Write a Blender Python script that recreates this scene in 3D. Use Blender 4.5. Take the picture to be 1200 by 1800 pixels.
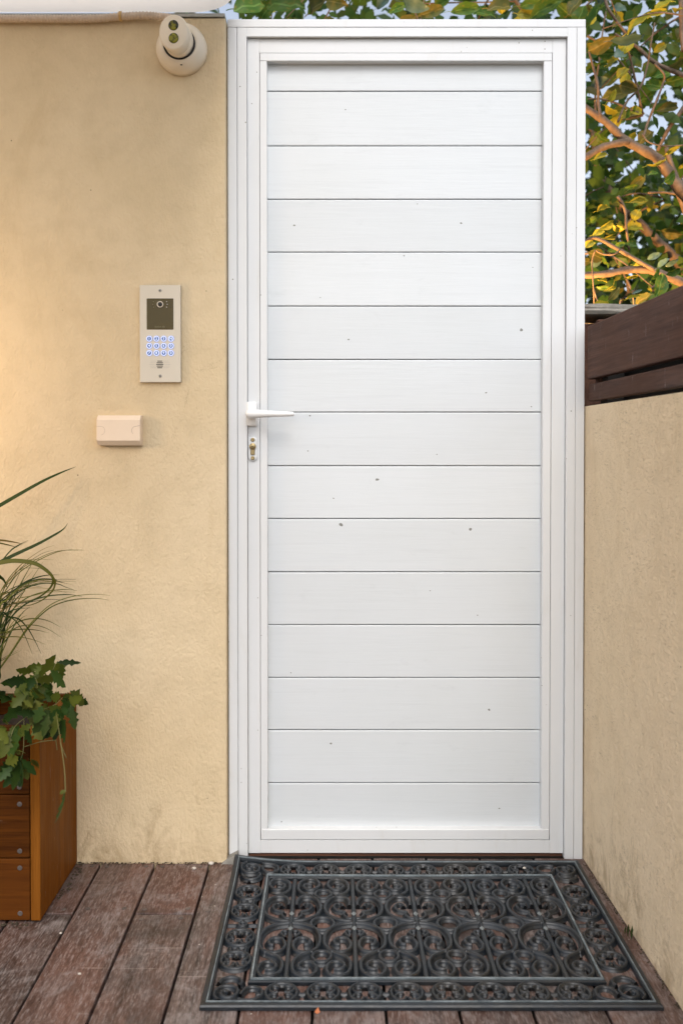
import bpy, bmesh, math, random
from mathutils import Vector, Matrix, Euler
R = math.radians
scene = bpy.context.scene
for o in list(bpy.data.objects): bpy.data.objects.remove(o)

# ------------------------------------------------------------------ camera, sky, sun, exposure
cam_data = bpy.data.cameras.new('camera'); cam = bpy.data.objects.new('camera', cam_data)
scene.collection.objects.link(cam); scene.camera = cam
cam.location = (0, -2.25, 1.065); cam.rotation_euler = (R(89.1), 0, 0)
cam_data.sensor_fit = 'VERTICAL'; cam_data.sensor_height = 36; cam_data.lens = 31.14
cam_data.shift_x = 0.0056; cam_data.shift_y = -0.0503
cam_data.clip_start = 0.05; cam_data.clip_end = 2000
cam_data.dof.use_dof = True; cam_data.dof.focus_distance = 2.22; cam_data.dof.aperture_fstop = 3.0
SUN_EL, SUN_AZ = 47, 4            # azimuth: degrees to the right of the door's own axis, towards the camera side
world = bpy.data.worlds.new('World'); scene.world = world; world.use_nodes = True
wn = world.node_tree.nodes; wl = world.node_tree.links
sky = wn.new('ShaderNodeTexSky'); sky.sky_type = 'NISHITA'; sky.sun_disc = False
sky.sun_elevation = R(SUN_EL); sky.sun_rotation = R(180 - SUN_AZ)
sky.air_density = 1.0; sky.dust_density = 2.5; sky.ozone_density = 1.0
wn['Background'].inputs['Strength'].default_value = 0.13
veil = wn.new('ShaderNodeHueSaturation'); veil.inputs['Saturation'].default_value = 0.52   # thin bright overcast
wl.new(sky.outputs[0], veil.inputs['Color']); wl.new(veil.outputs[0], wn['Background'].inputs['Color'])
sun_data = bpy.data.lights.new('sun', 'SUN'); sun = bpy.data.objects.new('sun', sun_data)
scene.collection.objects.link(sun)
sun_data.energy = 0.70; sun_data.angle = R(24); sun_data.color = (1.0, 0.98, 0.955)
sdir = Vector((math.sin(R(SUN_AZ)) * math.cos(R(SUN_EL)), -math.cos(R(SUN_AZ)) * math.cos(R(SUN_EL)), math.sin(R(SUN_EL))))
sun.rotation_euler = sdir.to_track_quat('Z', 'Y').to_euler()
vs = scene.view_settings
vs.view_transform = 'Standard'; vs.look = 'None'; vs.gamma = 1.0; vs.use_curve_mapping = False
vs.exposure = 0.86

# ------------------------------------------------------------------ helpers
COL = scene.collection
rnd = random.Random(11)
class NT:
    """small node-tree helper"""
    def __init__(s, name, **kw):
        m = bpy.data.materials.new(name); m.use_nodes = True; s.m = m
        s.n = m.node_tree.nodes; s.l = m.node_tree.links; s.b = s.n['Principled BSDF']
        for k, v in kw.items(): s.set(k, v)
    def set(s, k, v):
        i = s.b.inputs[k.replace('_', ' ')]
        if hasattr(v, 'links') or hasattr(v, 'is_linked'): s.l.new(v, i)
        else: i.default_value = v
    def new(s, t, **kw):
        nd = s.n.new('ShaderNode' + t)
        for k, v in kw.items(): setattr(nd, k, v)
        return nd
    def link(s, a, b): s.l.new(a, b)
    def coord(s, scale=(1, 1, 1), kind='Object', jitter=0):
        tc = s.new('TexCoord'); out = tc.outputs[kind]
        if jitter:
            oi = s.new('ObjectInfo'); mu = s.new('VectorMath', operation='SCALE'); mu.inputs[0].default_value = (37.1, 21.7, 13.3)
            s.link(oi.outputs['Random'], mu.inputs['Scale'])
            ad = s.new('VectorMath', operation='ADD'); s.link(out, ad.inputs[0]); s.link(mu.outputs[0], ad.inputs[1]); out = ad.outputs[0]
        mp = s.new('Mapping'); mp.inputs['Scale'].default_value = scale; s.link(out, mp.inputs['Vector'])
        return mp.outputs[0]
    def noise(s, vec, scale, detail=4, rough=.55, dist=0):
        nd = s.new('TexNoise'); nd.inputs['Scale'].default_value = scale; nd.inputs['Detail'].default_value = detail
        nd.inputs['Roughness'].default_value = rough; nd.inputs['Distortion'].default_value = dist
        s.link(vec, nd.inputs['Vector']); return nd.outputs['Fac']
    def ramp(s, fac, stops):
        nd = s.new('ValToRGB'); s.link(fac, nd.inputs[0]); cr = nd.color_ramp
        while len(cr.elements) < len(stops): cr.elements.new(.5)
        for e, (p, c) in zip(cr.elements, stops):
            e.position = p; e.color = (c, c, c, 1) if isinstance(c, (int, float)) else (*c, 1)
        return nd.outputs[0]
    def mix(s, fac, a, b, mode='MIX'):
        nd = s.new('Mix', data_type='RGBA', blend_type=mode)
        for v, i in ((fac, nd.inputs[0]), (a, nd.inputs[6]), (b, nd.inputs[7])):
            if isinstance(v, (int, float)): i.default_value = v
            elif isinstance(v, tuple): i.default_value = (*v, 1)
            else: s.link(v, i)
        return nd.outputs[2]
    def math(s, op, a, b=0.0):
        nd = s.new('Math', operation=op)
        for v, i in ((a, nd.inputs[0]), (b, nd.inputs[1])):
            if isinstance(v, (int, float)): i.default_value = v
            else: s.link(v, i)
        return nd.outputs[0]
    def bump(s, h, strength=.3, dist=.002, prev=None):
        nd = s.new('Bump'); nd.inputs['Strength'].default_value = strength; nd.inputs['Distance'].default_value = dist
        s.link(h, nd.inputs['Height'])
        if prev: s.link(prev, nd.inputs['Normal'])
        s.link(nd.outputs[0], s.b.inputs['Normal']); return nd.outputs[0]
    def col(s, c):
        if isinstance(c, tuple): s.b.inputs['Base Color'].default_value = (*c, 1)
        else: s.link(c, s.b.inputs['Base Color'])

class MB:
    def __init__(s): s.v = []; s.f = []; s.sm = []
    def add(s, vs_, fs, smooth=False):
        k = len(s.v); s.v += [tuple(p) for p in vs_]; s.f += [tuple(i + k for i in f) for f in fs]; s.sm += [smooth] * len(fs); return s
    def box(s, lo, hi):
        (a, b, c), (d, e, f) = lo, hi
        return s.add([(a,b,c),(d,b,c),(d,e,c),(a,e,c),(a,b,f),(d,b,f),(d,e,f),(a,e,f)],
                     [(0,3,2,1),(4,5,6,7),(0,1,5,4),(1,2,6,5),(2,3,7,6),(3,0,4,7)])
    def cbox(s, lo, hi, b=.002, seg=1, smooth=False):
        bm = bmesh.new(); bmesh.ops.create_cube(bm, size=1)
        for v in bm.verts: v.co = Vector([lo[i] if v.co[i] < 0 else hi[i] for i in range(3)])
        bmesh.ops.bevel(bm, geom=bm.edges[:], offset=b, segments=seg, affect='EDGES', profile=.5)
        bm.normal_update(); bm.verts.index_update()
        s.add([v.co[:] for v in bm.verts], [[v.index for v in f.verts] for f in bm.faces], smooth); bm.free(); return s
    def tube(s, pts, rad, n=6, cap=True, flat=None, up=None):
        pts = [Vector(p) for p in pts]; m = len(pts)
        rad = [rad] * m if isinstance(rad, (int, float)) else rad
        vs_ = []; prev = None
        for i, p in enumerate(pts):
            t = (pts[min(i+1, m-1)] - pts[max(i-1, 0)]).normalized()
            if prev is None:
                a = Vector((0,0,1)) if abs(t.z) < .9 else Vector((1,0,0)); u = t.cross(a).normalized()
            else: u = (prev - t * prev.dot(t)).normalized()
            prev = u; w = t.cross(u)
            for k in range(n):
                an = 2 * math.pi * k / n
                vs_.append(p + (u * math.cos(an) + w * math.sin(an)) * rad[i])
        fs = [(i*n+k, i*n+(k+1) % n, (i+1)*n+(k+1) % n, (i+1)*n+k) for i in range(m-1) for k in range(n)]
        if cap: fs += [tuple(range(n))[::-1], tuple(range((m-1)*n, m*n))]
        return s.add(vs_, fs, True)
    def lathe(s, prof, n=32, M=None, smooth=True):
        """prof: (radius, height) ; axis +Z, then M"""
        M = M or Matrix(); vs_ = []; fs = []; m = len(prof)
        for r, h in prof:
            for k in range(n):
                an = 2*math.pi*k/n; vs_.append(M @ Vector((r*math.cos(an), r*math.sin(an), h)))
        for i in range(m-1):
            for k in range(n): fs.append((i*n+k, i*n+(k+1) % n, (i+1)*n+(k+1) % n, (i+1)*n+k))
        fs.append(tuple(range((m-1)*n, m*n))); fs.append(tuple(range(n))[::-1])
        return s.add(vs_, fs, smooth)
    def ball(s, c, r, n=20, m=12):
        rx, ry, rz = (r, r, r) if isinstance(r, (int, float)) else r
        vs_ = [(c[0], c[1], c[2]+rz)]; fs = []
        for i in range(1, m):
            t = math.pi*i/m
            for k in range(n):
                a = 2*math.pi*k/n; vs_.append((c[0]+rx*math.sin(t)*math.cos(a), c[1]+ry*math.sin(t)*math.sin(a), c[2]+rz*math.cos(t)))
        vs_.append((c[0], c[1], c[2]-rz)); L = len(vs_)-1
        for k in range(n):
            fs.append((0, 1+k, 1+(k+1) % n)); fs.append((L, 1+(m-2)*n+(k+1) % n, 1+(m-2)*n+k))
        for i in range(m-2):
            for k in range(n): fs.append((1+i*n+k, 1+(i+1)*n+k, 1+(i+1)*n+(k+1) % n, 1+i*n+(k+1) % n))
        return s.add(vs_, fs, True)
    def mesh(s, name, mat):
        me = bpy.data.meshes.new(name); me.from_pydata(s.v, [], s.f); me.materials.append(mat)
        me.polygons.foreach_set('use_smooth', s.sm); me.update(); return me
    def build(s, name, mat, parent=None, loc=None):
        return put(name, s.mesh(name, mat), parent, loc)
def put(name, me, parent=None, loc=None, rot=None, scale=None):
    o = bpy.data.objects.new(name, me); COL.objects.link(o)
    if parent: o.parent = parent
    if loc is not None: o.location = loc
    if rot is not None: o.rotation_euler = rot
    if scale is not None: o.scale = scale
    return o
def tag(o, label=None, cat=None, group=None, kind=None):
    for k, v in (('label', label), ('category', cat), ('group', group), ('kind', kind)):
        if v: o[k] = v
    return o
def thing(name, label, cat, loc=(0,0,0), group=None):
    return tag(put(name, None, None, loc), label, cat, group)
def frames(o):                                   # keep world coordinates of parts modelled in place
    return o
def spline(pts, per=6):
    P = [Vector(p) for p in pts]; P = [P[0]*2-P[1]] + P + [P[-1]*2-P[-2]]; out = []
    for i in range(1, len(P)-2):
        a, b, c, d = P[i-1:i+3]
        for k in range(per):
            t = k/per; out.append(.5*((2*b)+(c-a)*t+(2*a-5*b+4*c-d)*t*t+(3*b-a-3*c+d)*t**3))
    out.append(P[-2]); return out
YAX = Matrix.Rotation(R(90), 4, 'X')             # lathe axis +Z -> -Y (out of the wall)
def outY(x, y, z): return Matrix.Translation((x, y, z)) @ YAX

# ------------------------------------------------------------------ materials
def plaster(name, c1, c2, bumpsc, bumpst, scratch=0.0, pits=.0):
    t = NT(name, Roughness=.92); v = t.coord(); t.b.inputs['Specular IOR Level'].default_value = .15
    big = t.noise(v, 2.2, 5, .6); mid = t.noise(v, 14, 4, .6)
    c = t.mix(t.ramp(big, [(.32, 0), (.7, 1)]), c1, c2)
    c = t.mix(t.math('MULTIPLY', t.ramp(mid, [(.35, 1), (.55, 0)]), .35), c, tuple(x*.86 for x in c1))
    # damp yellowish staining and scuffs, with their own shapes
    st = t.noise(t.coord((1, 1, .35)), 5, 6, .7, .6)
    c = t.mix(t.math('MULTIPLY', t.ramp(st, [(.56, 0), (.72, 1)]), .38), c, tuple(x*y for x, y in zip(c2, (.78, .72, .62))))
    # splashes and green-brown grime kicked up from the deck, and a few hairline cracks
    sx_ = t.new('SeparateXYZ'); t.link(v, sx_.inputs[0])
    spl = t.noise(t.coord((1, 1, .6)), 16, 6, .72, .8); low = t.new('MapRange'); t.link(sx_.outputs['Z'], low.inputs[0]); low.inputs[1].default_value = .0; low.inputs[2].default_value = .30; low.inputs[3].default_value = .17; low.inputs[4].default_value = -.12
    c = t.mix(t.math('MULTIPLY', t.ramp(t.math('ADD', spl, low.outputs[0]), [(.60, 0), (.78, 1)]), .50), c, (.30, .20, .10))
    ck = t.noise(t.coord((1, 1, .8)), 3.1, 9, .66, 1.6); band = t.math('ABSOLUTE', t.math('SUBTRACT', ck, .5))
    gate0 = t.ramp(t.noise(v, 1.7, 2), [(.56, 0), (.62, 1)])
    c = t.mix(t.math('MULTIPLY', t.math('MULTIPLY', t.math('LESS_THAN', band, .0022), gate0), .35), c, (.2, .14, .08))
    v3 = t.new('TexVoronoi'); v3.inputs['Scale'].default_value = 55; t.link(v, v3.inputs['Vector'])
    gate = t.new('SeparateColor'); t.link(v3.outputs['Color'], gate.inputs[0])
    pit = t.math('MULTIPLY', t.ramp(v3.outputs['Distance'], [(.06, 1), (.14, 0)]), t.math('GREATER_THAN', gate.outputs[0], 1-pits))
    c = t.mix(t.math('MULTIPLY', pit, .75), c, (.07, .05, .03)); t.col(c)
    fine = t.noise(v, bumpsc, 5, .62); co = t.noise(t.coord((1, 1, .55)), bumpsc*.5, 3, .5, .5)
    h = t.math('ADD', t.math('MULTIPLY', fine, .5), t.math('MULTIPLY', t.ramp(co, [(.38, 0), (.62, 1)]), .8))
    if scratch:
        mp = t.new('Mapping'); mp.inputs['Rotation'].default_value = (R(38), 0, 0); mp.inputs['Scale'].default_value = (1, .35, 1.6)
        tc = t.new('TexCoord'); t.link(tc.outputs['Object'], mp.inputs[0])
        sc = t.noise(mp.outputs[0], bumpsc*.85, 4, .6, 1.0)
        h = t.math('ADD', h, t.math('MULTIPLY', t.ramp(sc, [(.36, 0), (.46, 1)]), scratch))
        cl = t.ramp(t.noise(v, 9, 4, .6), [(.42, 0), (.66, 1)])
        c = t.mix(t.math('MULTIPLY', t.math('MULTIPLY', t.ramp(sc, [(.33, 1), (.40, 0)]), cl), .60), c, (.26, .19, .115)); t.col(c)
    wav = t.noise(v, 5, 2, .4)
    n1 = t.bump(wav, .12, .012); t.bump(h, bumpst, .0026, n1)
    return t.m
M_WALL = plaster('cream_plaster', (.645, .515, .325), (.705, .578, .390), 300, .45, pits=.012)
M_WALL2 = plaster('tan_plaster', (.80, .645, .435), (.84, .69, .485), 230, .6, .9, pits=.03)

def paint(name, c, rough=.42, knots=0, chips=0, grain=.12):
    t = NT(name, Roughness=rough); v = t.coord(jitter=1)
    big = t.noise(v, 4, 4, .6)
    col = t.mix(t.math('MULTIPLY', t.ramp(big, [(.35, 0), (.75, 1)]), .5), c, tuple(x*y for x, y in zip(c, (.93, .93, .91))))
    if knots:
        ov = t.new('ObjectInfo'); hv = t.new('HueSaturation'); t.link(col, hv.inputs['Color']); t.link(t.math('ADD', t.math('MULTIPLY', ov.outputs['Random'], .07), .955), hv.inputs['Value']); col = hv.outputs[0]
        gs_ = t.noise(t.coord((2.2, 30, 70), jitter=1), 1.3, 6, .65, .8); col = t.mix(t.math('MULTIPLY', t.ramp(gs_, [(.5, 0), (.72, 1)]), .16), col, tuple(x*.72 for x in c))
        sm = t.noise(t.coord((1, 1, 2), jitter=1), 9, 5, .7, .5); col = t.mix(t.math('MULTIPLY', t.ramp(sm, [(.62, 0), (.74, 1)]), .22), col, tuple(x*.70 for x in c))
        vk = t.new('TexVoronoi', voronoi_dimensions='2D'); vk.inputs['Scale'].default_value = 1; vk.inputs['Randomness'].default_value = 1
        nz = t.new('TexNoise'); nz.inputs['Scale'].default_value = 60; nz.inputs['Detail'].default_value = 3; t.link(v, nz.inputs['Vector'])
        sc = t.coord((9, 0, 12), jitter=1)
        ad = t.new('VectorMath', operation='MULTIPLY_ADD'); t.link(nz.outputs['Color'], ad.inputs[0]); ad.inputs[1].default_value = (.06, .14, .0); t.link(sc, ad.inputs[2]); sc.node.inputs['Rotation'].default_value = (R(-90), 0, 0)
        t.link(ad.outputs[0], vk.inputs['Vector'])
        g = t.new('SeparateColor'); t.link(vk.outputs['Color'], g.inputs[0])
        size = t.math('MULTIPLY', t.math('MULTIPLY', g.outputs[1], g.outputs[1]), .026)
        k = t.math('MULTIPLY', t.math('LESS_THAN', t.math('SUBTRACT', vk.outputs['Distance'], size), .016), t.math('GREATER_THAN', g.outputs[0], 1-knots))
        col = t.mix(t.math('MULTIPLY', k, .8), col, (.09, .085,   .060))
    if chips:
        v4 = t.new('TexVoronoi'); v4.inputs['Scale'].default_value = 75; t.link(v, v4.inputs['Vector'])
        g4 = t.new('SeparateColor'); t.link(v4.outputs['Color'], g4.inputs[0])
        clus = t.ramp(t.noise(v, 6, 2), [(.5, 0), (.62, 1)])
        k4 = t.math('MULTIPLY', t.math('MULTIPLY', t.math('LESS_THAN', v4.outputs['Distance'], .13), t.math('GREATER_THAN', g4.outputs[0], 1-chips)), clus)
        col = t.mix(t.math('MULTIPLY', k4, .8), col, (.12, .10, .07))
        dirt = t.noise(t.coord((1, 1, .2), jitter=1), 18, 5, .7)
        col = t.mix(t.math('MULTIPLY', t.ramp(dirt, [(.58, 0), (.8, 1)]), .22), col, (.42, .36, .25))
    t.col(col)
    gr = t.noise(t.coord((6, 40, 90), jitter=1), 1.6, 5, .6, .4)
    n = t.bump(t.noise(v, 3, 2), .25, .004)
    t.bump(gr, grain, .0012, n)
    return t.m
M_BOARD = paint('white_painted_board', (.635, .668, .690), .42, knots=.16, grain=.30)
M_FRAME = paint('white_painted_frame', (.68, .695, .705), .36, chips=.10, grain=.06)
M_WHITE = NT('white_enamel', Roughness=.28); M_WHITE.col((.80, .80, .79)); M_WHITE = M_WHITE.m

def wood(name, c1, c2, c3, axis, rough=.55, specks=.0, wear=.0, bump=.35, spec=.35):
    t = NT(name); t.b.inputs['Specular IOR Level'].default_value = spec
    s = [70, 70, 70]; s[axis] = 2.6
    v = t.coord(tuple(s), jitter=1); vo = t.coord(jitter=1)
    g = t.noise(v, 1.0, 7, .62, .5); g2 = t.noise(v, 4.2, 5, .6, .2); big = t.noise(t.coord(tuple(1.0 if i == axis else 2.2 for i in range(3)), jitter=1), 3.2, 4, .6)
    c = t.mix(t.ramp(g, [(.36, 0), (.66, 1)]), c1, c2)
    c = t.mix(t.math('MULTIPLY', t.ramp(g2, [(.52, 0), (.7, 1)]), .55), c, tuple(x*.45 for x in c1))
    c = t.mix(t.math('MULTIPLY', t.ramp(big, [(.45, 0), (.68, 1)]), .75), c, c3)
    oi = t.new('ObjectInfo'); hsv = t.new('HueSaturation'); t.link(c, hsv.inputs['Color'])
    t.link(t.math('ADD', t.math('MULTIPLY', oi.outputs['Random'], .55), .74), hsv.inputs['Value']); c = hsv.outputs[0]
    if wear: rs = t.new('TexWhiteNoise', noise_dimensions='1D'); t.link(oi.outputs['Random'], rs.inputs['W']); c = t.mix(t.math('MULTIPLY', rs.outputs['Value'], .42), c, (.20, .092, .066))
    if wear:
        w = t.noise(t.coord((1, 1, 1), jitter=1), 7, 8, .72, 1.2)
        c = t.mix(t.math('MULTIPLY', t.ramp(w, [(.5, 0), (.68, 1)]), wear), c, (.25, .222, .214))
        fi = t.noise(t.coord((260, 45, 100), jitter=1), 1.0, 4, .7); c = t.mix(t.math('MULTIPLY', t.ramp(fi, [(.50, 0), (.66, 1)]), .42), c, (.34, .305, .295)); c = t.mix(t.math('MULTIPLY', t.ramp(fi, [(.36, 1), (.46, 0)]), .5), c, (.022, .016, .014))
        dk = t.noise(t.coord((1, 1, 1), jitter=1), 4.1, 6, .65, .4)
        c = t.mix(t.math('MULTIPLY', t.ramp(dk, [(.54, 0), (.70, 1)]), .7), c, (.026, .019, .016))
    if specks:
        vv = t.new('TexVoronoi'); vv.inputs['Scale'].default_value = 85; t.link(vo, vv.inputs['Vector'])
        gg = t.new('SeparateColor'); t.link(vv.outputs['Color'], gg.inputs[0])
        k = t.math('MULTIPLY', t.math('LESS_THAN', vv.outputs['Distance'], t.math('MULTIPLY', gg.outputs[2], .17)), t.math('GREATER_THAN', gg.outputs[0], 1-specks))
        c = t.mix(t.math('MULTIPLY', k, .75), c, (.55, .50, .44))
        sl = t.new('Mapping'); sl.inputs['Rotation'].default_value = (0, 0, R(33)); sl.inputs['Scale'].default_value = (3, 130, 20); t.link(vo, sl.inputs[0])
        scr = t.noise(sl.outputs[0], 1.2, 4, .6, .3)
        c = t.mix(t.math('MULTIPLY', t.ramp(scr, [(.66, 0), (.74, 1)]), .45), c, (.36, .31, .28))
    t.col(c)
    t.set('Roughness', t.ramp(big, [(.3, rough-.1), (.7, rough+.15)]))
    t.bump(t.math('ADD', g, t.math('MULTIPLY', g2, .5)), bump, .0014)
    return t.m
M_DECK = wood('weathered_deck_wood', (.026, .018, .015), (.105, .074, .063), (.125, .062, .043), 1, .48, specks=.10, wear=.58, bump=.7)
M_PLANTER = wood('oiled_planter_wood', (.050, .015, .003), (.105, .033, .005), (.075, .023, .0035), 0, .5, specks=.006, bump=.35, spec=.05)
M_PLANTER_V = wood('oiled_end_board_wood', (.125, .042, .005), (.19, .067, .009), (.15, .050, .006), 2, .5, specks=.006, bump=.35, spec=.05)
M_FENCE = wood('dark_fence_wood', (.052, .024, .016), (.100, .049, .032), (.080, .041, .027), 1, .62, specks=.004, bump=.5, spec=.12)
M_SILL = wood('threshold_wood', (.06, .026, .016), (.12, .05, .03), (.09, .04, .022), 0, .6)

def simple(name, c, rough=.5, metal=0, spec=None, bump=None, var=.0):
    t = NT(name, Roughness=rough, Metallic=metal)
    if spec is not None: t.b.inputs['Specular IOR Level'].default_value = spec
    if var:
        n = t.noise(t.coord(jitter=1), 30, 5, .65); t.col(t.mix(t.ramp(n, [(.3, 0), (.7, 1)]), tuple(x*(1-var) for x in c), c))
    else: t.col(c)
    if bump: t.bump(t.noise(t.coord(), bump[0], 4), bump[1], .002)
    return t.m
M_DARK = simple('dark_void', (.012, .011, .010), .9)
M_SOIL = simple('potting_soil', (.035, .024, .016), .95, bump=(60, 1.0), var=.5)
M_GROUND = simple('earth', (.10, .085, .06), .95, bump=(12, .8), var=.4)
M_ALU = simple('brushed_aluminium', (.62, .56, .455), .45, .15)
M_DSCREW = simple('dull_deck_screw', (.16, .13, .115), .6, .3, var=.5)
M_SCREW = simple('steel_screw', (.38, .35, .31), .45, .8, var=.3)
M_BRASS = simple('aged_brass', (.40, .31, .16), .35, .9, var=.3)
M_PLATE = simple('cream_escutcheon', (.62, .52, .36), .4)
M_PLASTIC = simple('warm_white_plastic', (.80, .655, .50), .45, var=.04)
M_CAMWHITE = simple('camera_white_plastic', (.80, .71, .57), .40, var=.05)
M_BLACK = simple('black_gap', (.010, .009, .008), .5)
M_CONDUIT = simple('beige_conduit_plastic', (.60, .49, .39), .55, var=.12)
M_STONE = simple('weathered_stone', (.30, .285, .25), .9, bump=(50, .8), var=.45)
M_FLASH = simple('zinc_flashing', (.45, .45, .42), .45, .3, var=.3)
M_PEBBLE = simple('pale_pebble', (.60, .55, .48), .8, var=.2)
M_DEBRIS = simple('leaf_litter', (.06, .045, .025), .9, var=.6)
t = NT('dark_mirror_glass', Roughness=.08, Metallic=.0); t.col((.075, .055, .014)); t.b.inputs['Specular IOR Level'].default_value = .22; M_GLASS = t.m
t = NT('camera_lens_glass', Roughness=.06); t.b.inputs['Specular IOR Level'].default_value = .9
lz = t.noise(t.coord(), 70, 3); t.col(t.mix(t.ramp(lz, [(.50, 0), (.64, 1)]), (.002, .005, .002), (.22, .21, .012))); M_LENS = t.m; t.b.inputs['Specular IOR Level'].default_value = .35  # yellow-green glint put into the glass colour as noise patches
# rubber mat
t = NT('moulded_rubber'); v = t.coord(); n = t.noise(v, 22, 6, .7)
c = t.mix(t.ramp(n, [(.36, 0), (.66, 1)]), (.0035, .006, .009), (.012, .018, .025))
d = t.noise(v, 5, 4, .6); c = t.mix(t.math('MULTIPLY', t.ramp(d, [(.50, 0), (.66, 1)]), .45), c, (.026, .022, .016))
dust = t.noise(v, 140, 4, .7); c = t.mix(t.math('MULTIPLY', t.ramp(dust, [(.62, 0), (.78, 1)]), .5), c, (.13, .125, .115)); t.col(c)
t.set('Roughness', t.ramp(n, [(.3, .34), (.7, .58)])); t.b.inputs['Specular IOR Level'].default_value = .6
t.bump(t.noise(v, 180, 3), .3, .0008); M_RUBBER = t.m
t = NT('rubber_ridge_sheen', Roughness=.42); t.b.inputs['Specular IOR Level'].default_value = .6
n = t.noise(t.coord(), 30, 5, .7); t.col(t.mix(t.ramp(n, [(.35, 0), (.65, 1)]), (.075, .092, .102), (.20, .235, .250))); M_RUBLITE = t.m  # highlight lines along the mat ridges, put into a paler rubber colour

def leafmat(name, c1, c2, trans=.35, rough=.45, vein=False):
    t = NT(name, Roughness=rough); v = t.coord((1, 1, 1), jitter=1)
    n = t.noise(v, 2.5, 3); oi = t.new('ObjectInfo')
    c = t.mix(t.ramp(n, [(.35, 0), (.65, 1)]), c1, c2)
    if vein:
        sp3 = t.new('SeparateXYZ'); t.link(t.coord(), sp3.inputs[0]); az_ = t.math('ABSOLUTE', sp3.outputs['Z'])
        c = t.mix(t.math('MULTIPLY', t.ramp(az_, [(.015, 1), (.05, 0)]), .6), c, tuple(min(1, x*1.9+.03) for x in c2))
        bl = t.noise(v, 5, 4, .65); c = t.mix(t.math('MULTIPLY', t.ramp(bl, [(.54, 0), (.68, 1)]), .55), c, (.26, .19, .03))
    h = t.new('HueSaturation'); t.link(c, h.inputs['Color']); t.link(t.math('ADD', t.math('MULTIPLY', oi.outputs['Random'], .7), .65), h.inputs['Value'])
    t.col(h.outputs[0]); t.b.inputs['Specular IOR Level'].default_value = .18
    tr = t.new('BsdfTranslucent'); t.link(h.outputs[0], tr.inputs[0])
    mx = t.new('MixShader'); mx.inputs[0].default_value = trans
    t.link(t.b.outputs[0], mx.inputs[1]); t.link(tr.outputs[0], mx.inputs[2])
    t.link(mx.outputs[0], t.n['Material Output'].inputs['Surface']); return t.m
M_LEAF = [leafmat('green_leaf', (.048, .115, .016), (.085, .155, .022), vein=True), leafmat('lit_yellow_leaf', (.36, .31, .030), (.30, .29, .03), vein=True),  # the yellow copy puts warm light on some leaves into the colour
          leafmat('blue_green_leaf', (.06, .11, .085), (.10, .16, .13), .2, .3), leafmat('olive_leaf', (.10, .115, .025), (.14, .12, .03), vein=True)]
M_HEDGE = leafmat('hedge_leaf', (.022, .046, .014), (.042, .066, .018), .2)
M_BLADE = [leafmat('dark_blade', (.018, .036, .007), (.032, .052, .010), .15), leafmat('yellow_green_blade', (.080, .090, .014), (.12, .115, .018), .2), leafmat('straw_blade', (.24, .17, .05), (.20, .14, .04), .2)]
M_LOBED = [leafmat('lobed_leaf', (.014, .036, .006), (.028, .056, .009), .2), leafmat('lit_lobed_leaf', (.060, .085, .012), (.10, .11, .016), .25)]  # paler copy of the same leaf, with the yellow light put into its colour
M_STEM = simple('green_stem', (.13, .13, .04), .6)
t = NT('bark', Roughness=.8); n = t.noise(t.coord((1, 1, 1)), 40, 5, .65)
t.col(t.mix(t.ramp(n, [(.35, 0), (.65, 1)]), (.085, .055, .036), (.17, .115, .075))); t.bump(n, .6, .003); M_BARK = t.m

# ------------------------------------------------------------------ ground, deck
g = MB(); g.add([(-300,-300,-.14),(300,-300,-.14),(300,300,-.14),(-300,300,-.14)], [(0,1,2,3)])
tag(g.build('ground', M_GROUND), kind='structure')
deck = MB().box((-2.6, -3.4, -.10), (.66, .1, -.034)).build('deck', M_DARK); tag(deck, kind='structure')
PW = .1385; GAP = .0055
edges = [-.0440 + PW*k for k in range(-18, 6)]
screws_at = []
pcache = {}
def plank_mesh(x0, x1, L):
    key = (round(x1-x0, 4), round(L, 3))
    if key not in pcache:
        w = (x1-x0)/2
        pcache[key] = MB().cbox((-w, -L/2, -.028), (w, L/2, 0), .0025, 2).mesh('plank', M_DECK)
    return pcache[key]
SCREW = MB().lathe([(.0058, 0), (.0058, .0006), (.0045, .001), (.0015, .0004)], 10).mesh('screw', M_SCREW)
DSCREW = SCREW.copy(); DSCREW.materials[0] = M_DSCREW
for k in range(len(edges)-1):
    x0, x1 = edges[k]+GAP/2, edges[k+1]-GAP/2
    if k == len(edges)-2: x1 = .655
    xm = (x0+x1)/2
    if abs(xm + .395) < .02 or abs(xm + .673) < .02: cuts = [0.0, -.2465, -1.75, -3.3]
    else:
        c = -[1.15, 1.9, .82, 2.4][k % 4]; cuts = [0.0, c, -3.3]
        if c < -1.6 and xm > -.3: cuts = [0.03, c, -3.3]
    if xm > -.27: cuts[0] = .028
    if xm > -.27 and cuts[1] > -1.0: cuts[1] = -1.3
    for a, b in zip(cuts[:-1], cuts[1:]):
        L = a-b-.0045
        p = put('plank', plank_mesh(x0, x1, L), deck, (xm, (a+b)/2, rnd.uniform(-.0008, .0008)))
        if xm < .7 and b > -3.0 or a > -.1:
            for sy in ((L/2-.018), -(L/2-.018)):
                for sx in (-.045, .045):
                    if abs(xm) < 1.0 and (a+b)/2+sy > -.75 and not (-.2 < xm < .6):
                        put('screw', DSCREW, p, (sx+rnd.uniform(-.005, .005), sy+rnd.uniform(-.004, .004), .0002))
for xm, ys in ((-.534, (-.225, -.27)), (-.257, (-.235,))):
    for p in list(deck.children):
        if p.name.startswith('plank') and abs(p.location.x-xm) < .02 and p.location.y > -1.5:
            for y in ys[:1]:
                for sx in (-.042, .042): put('screw', DSCREW, p, (sx, y-p.location.y, .0002))

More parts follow.
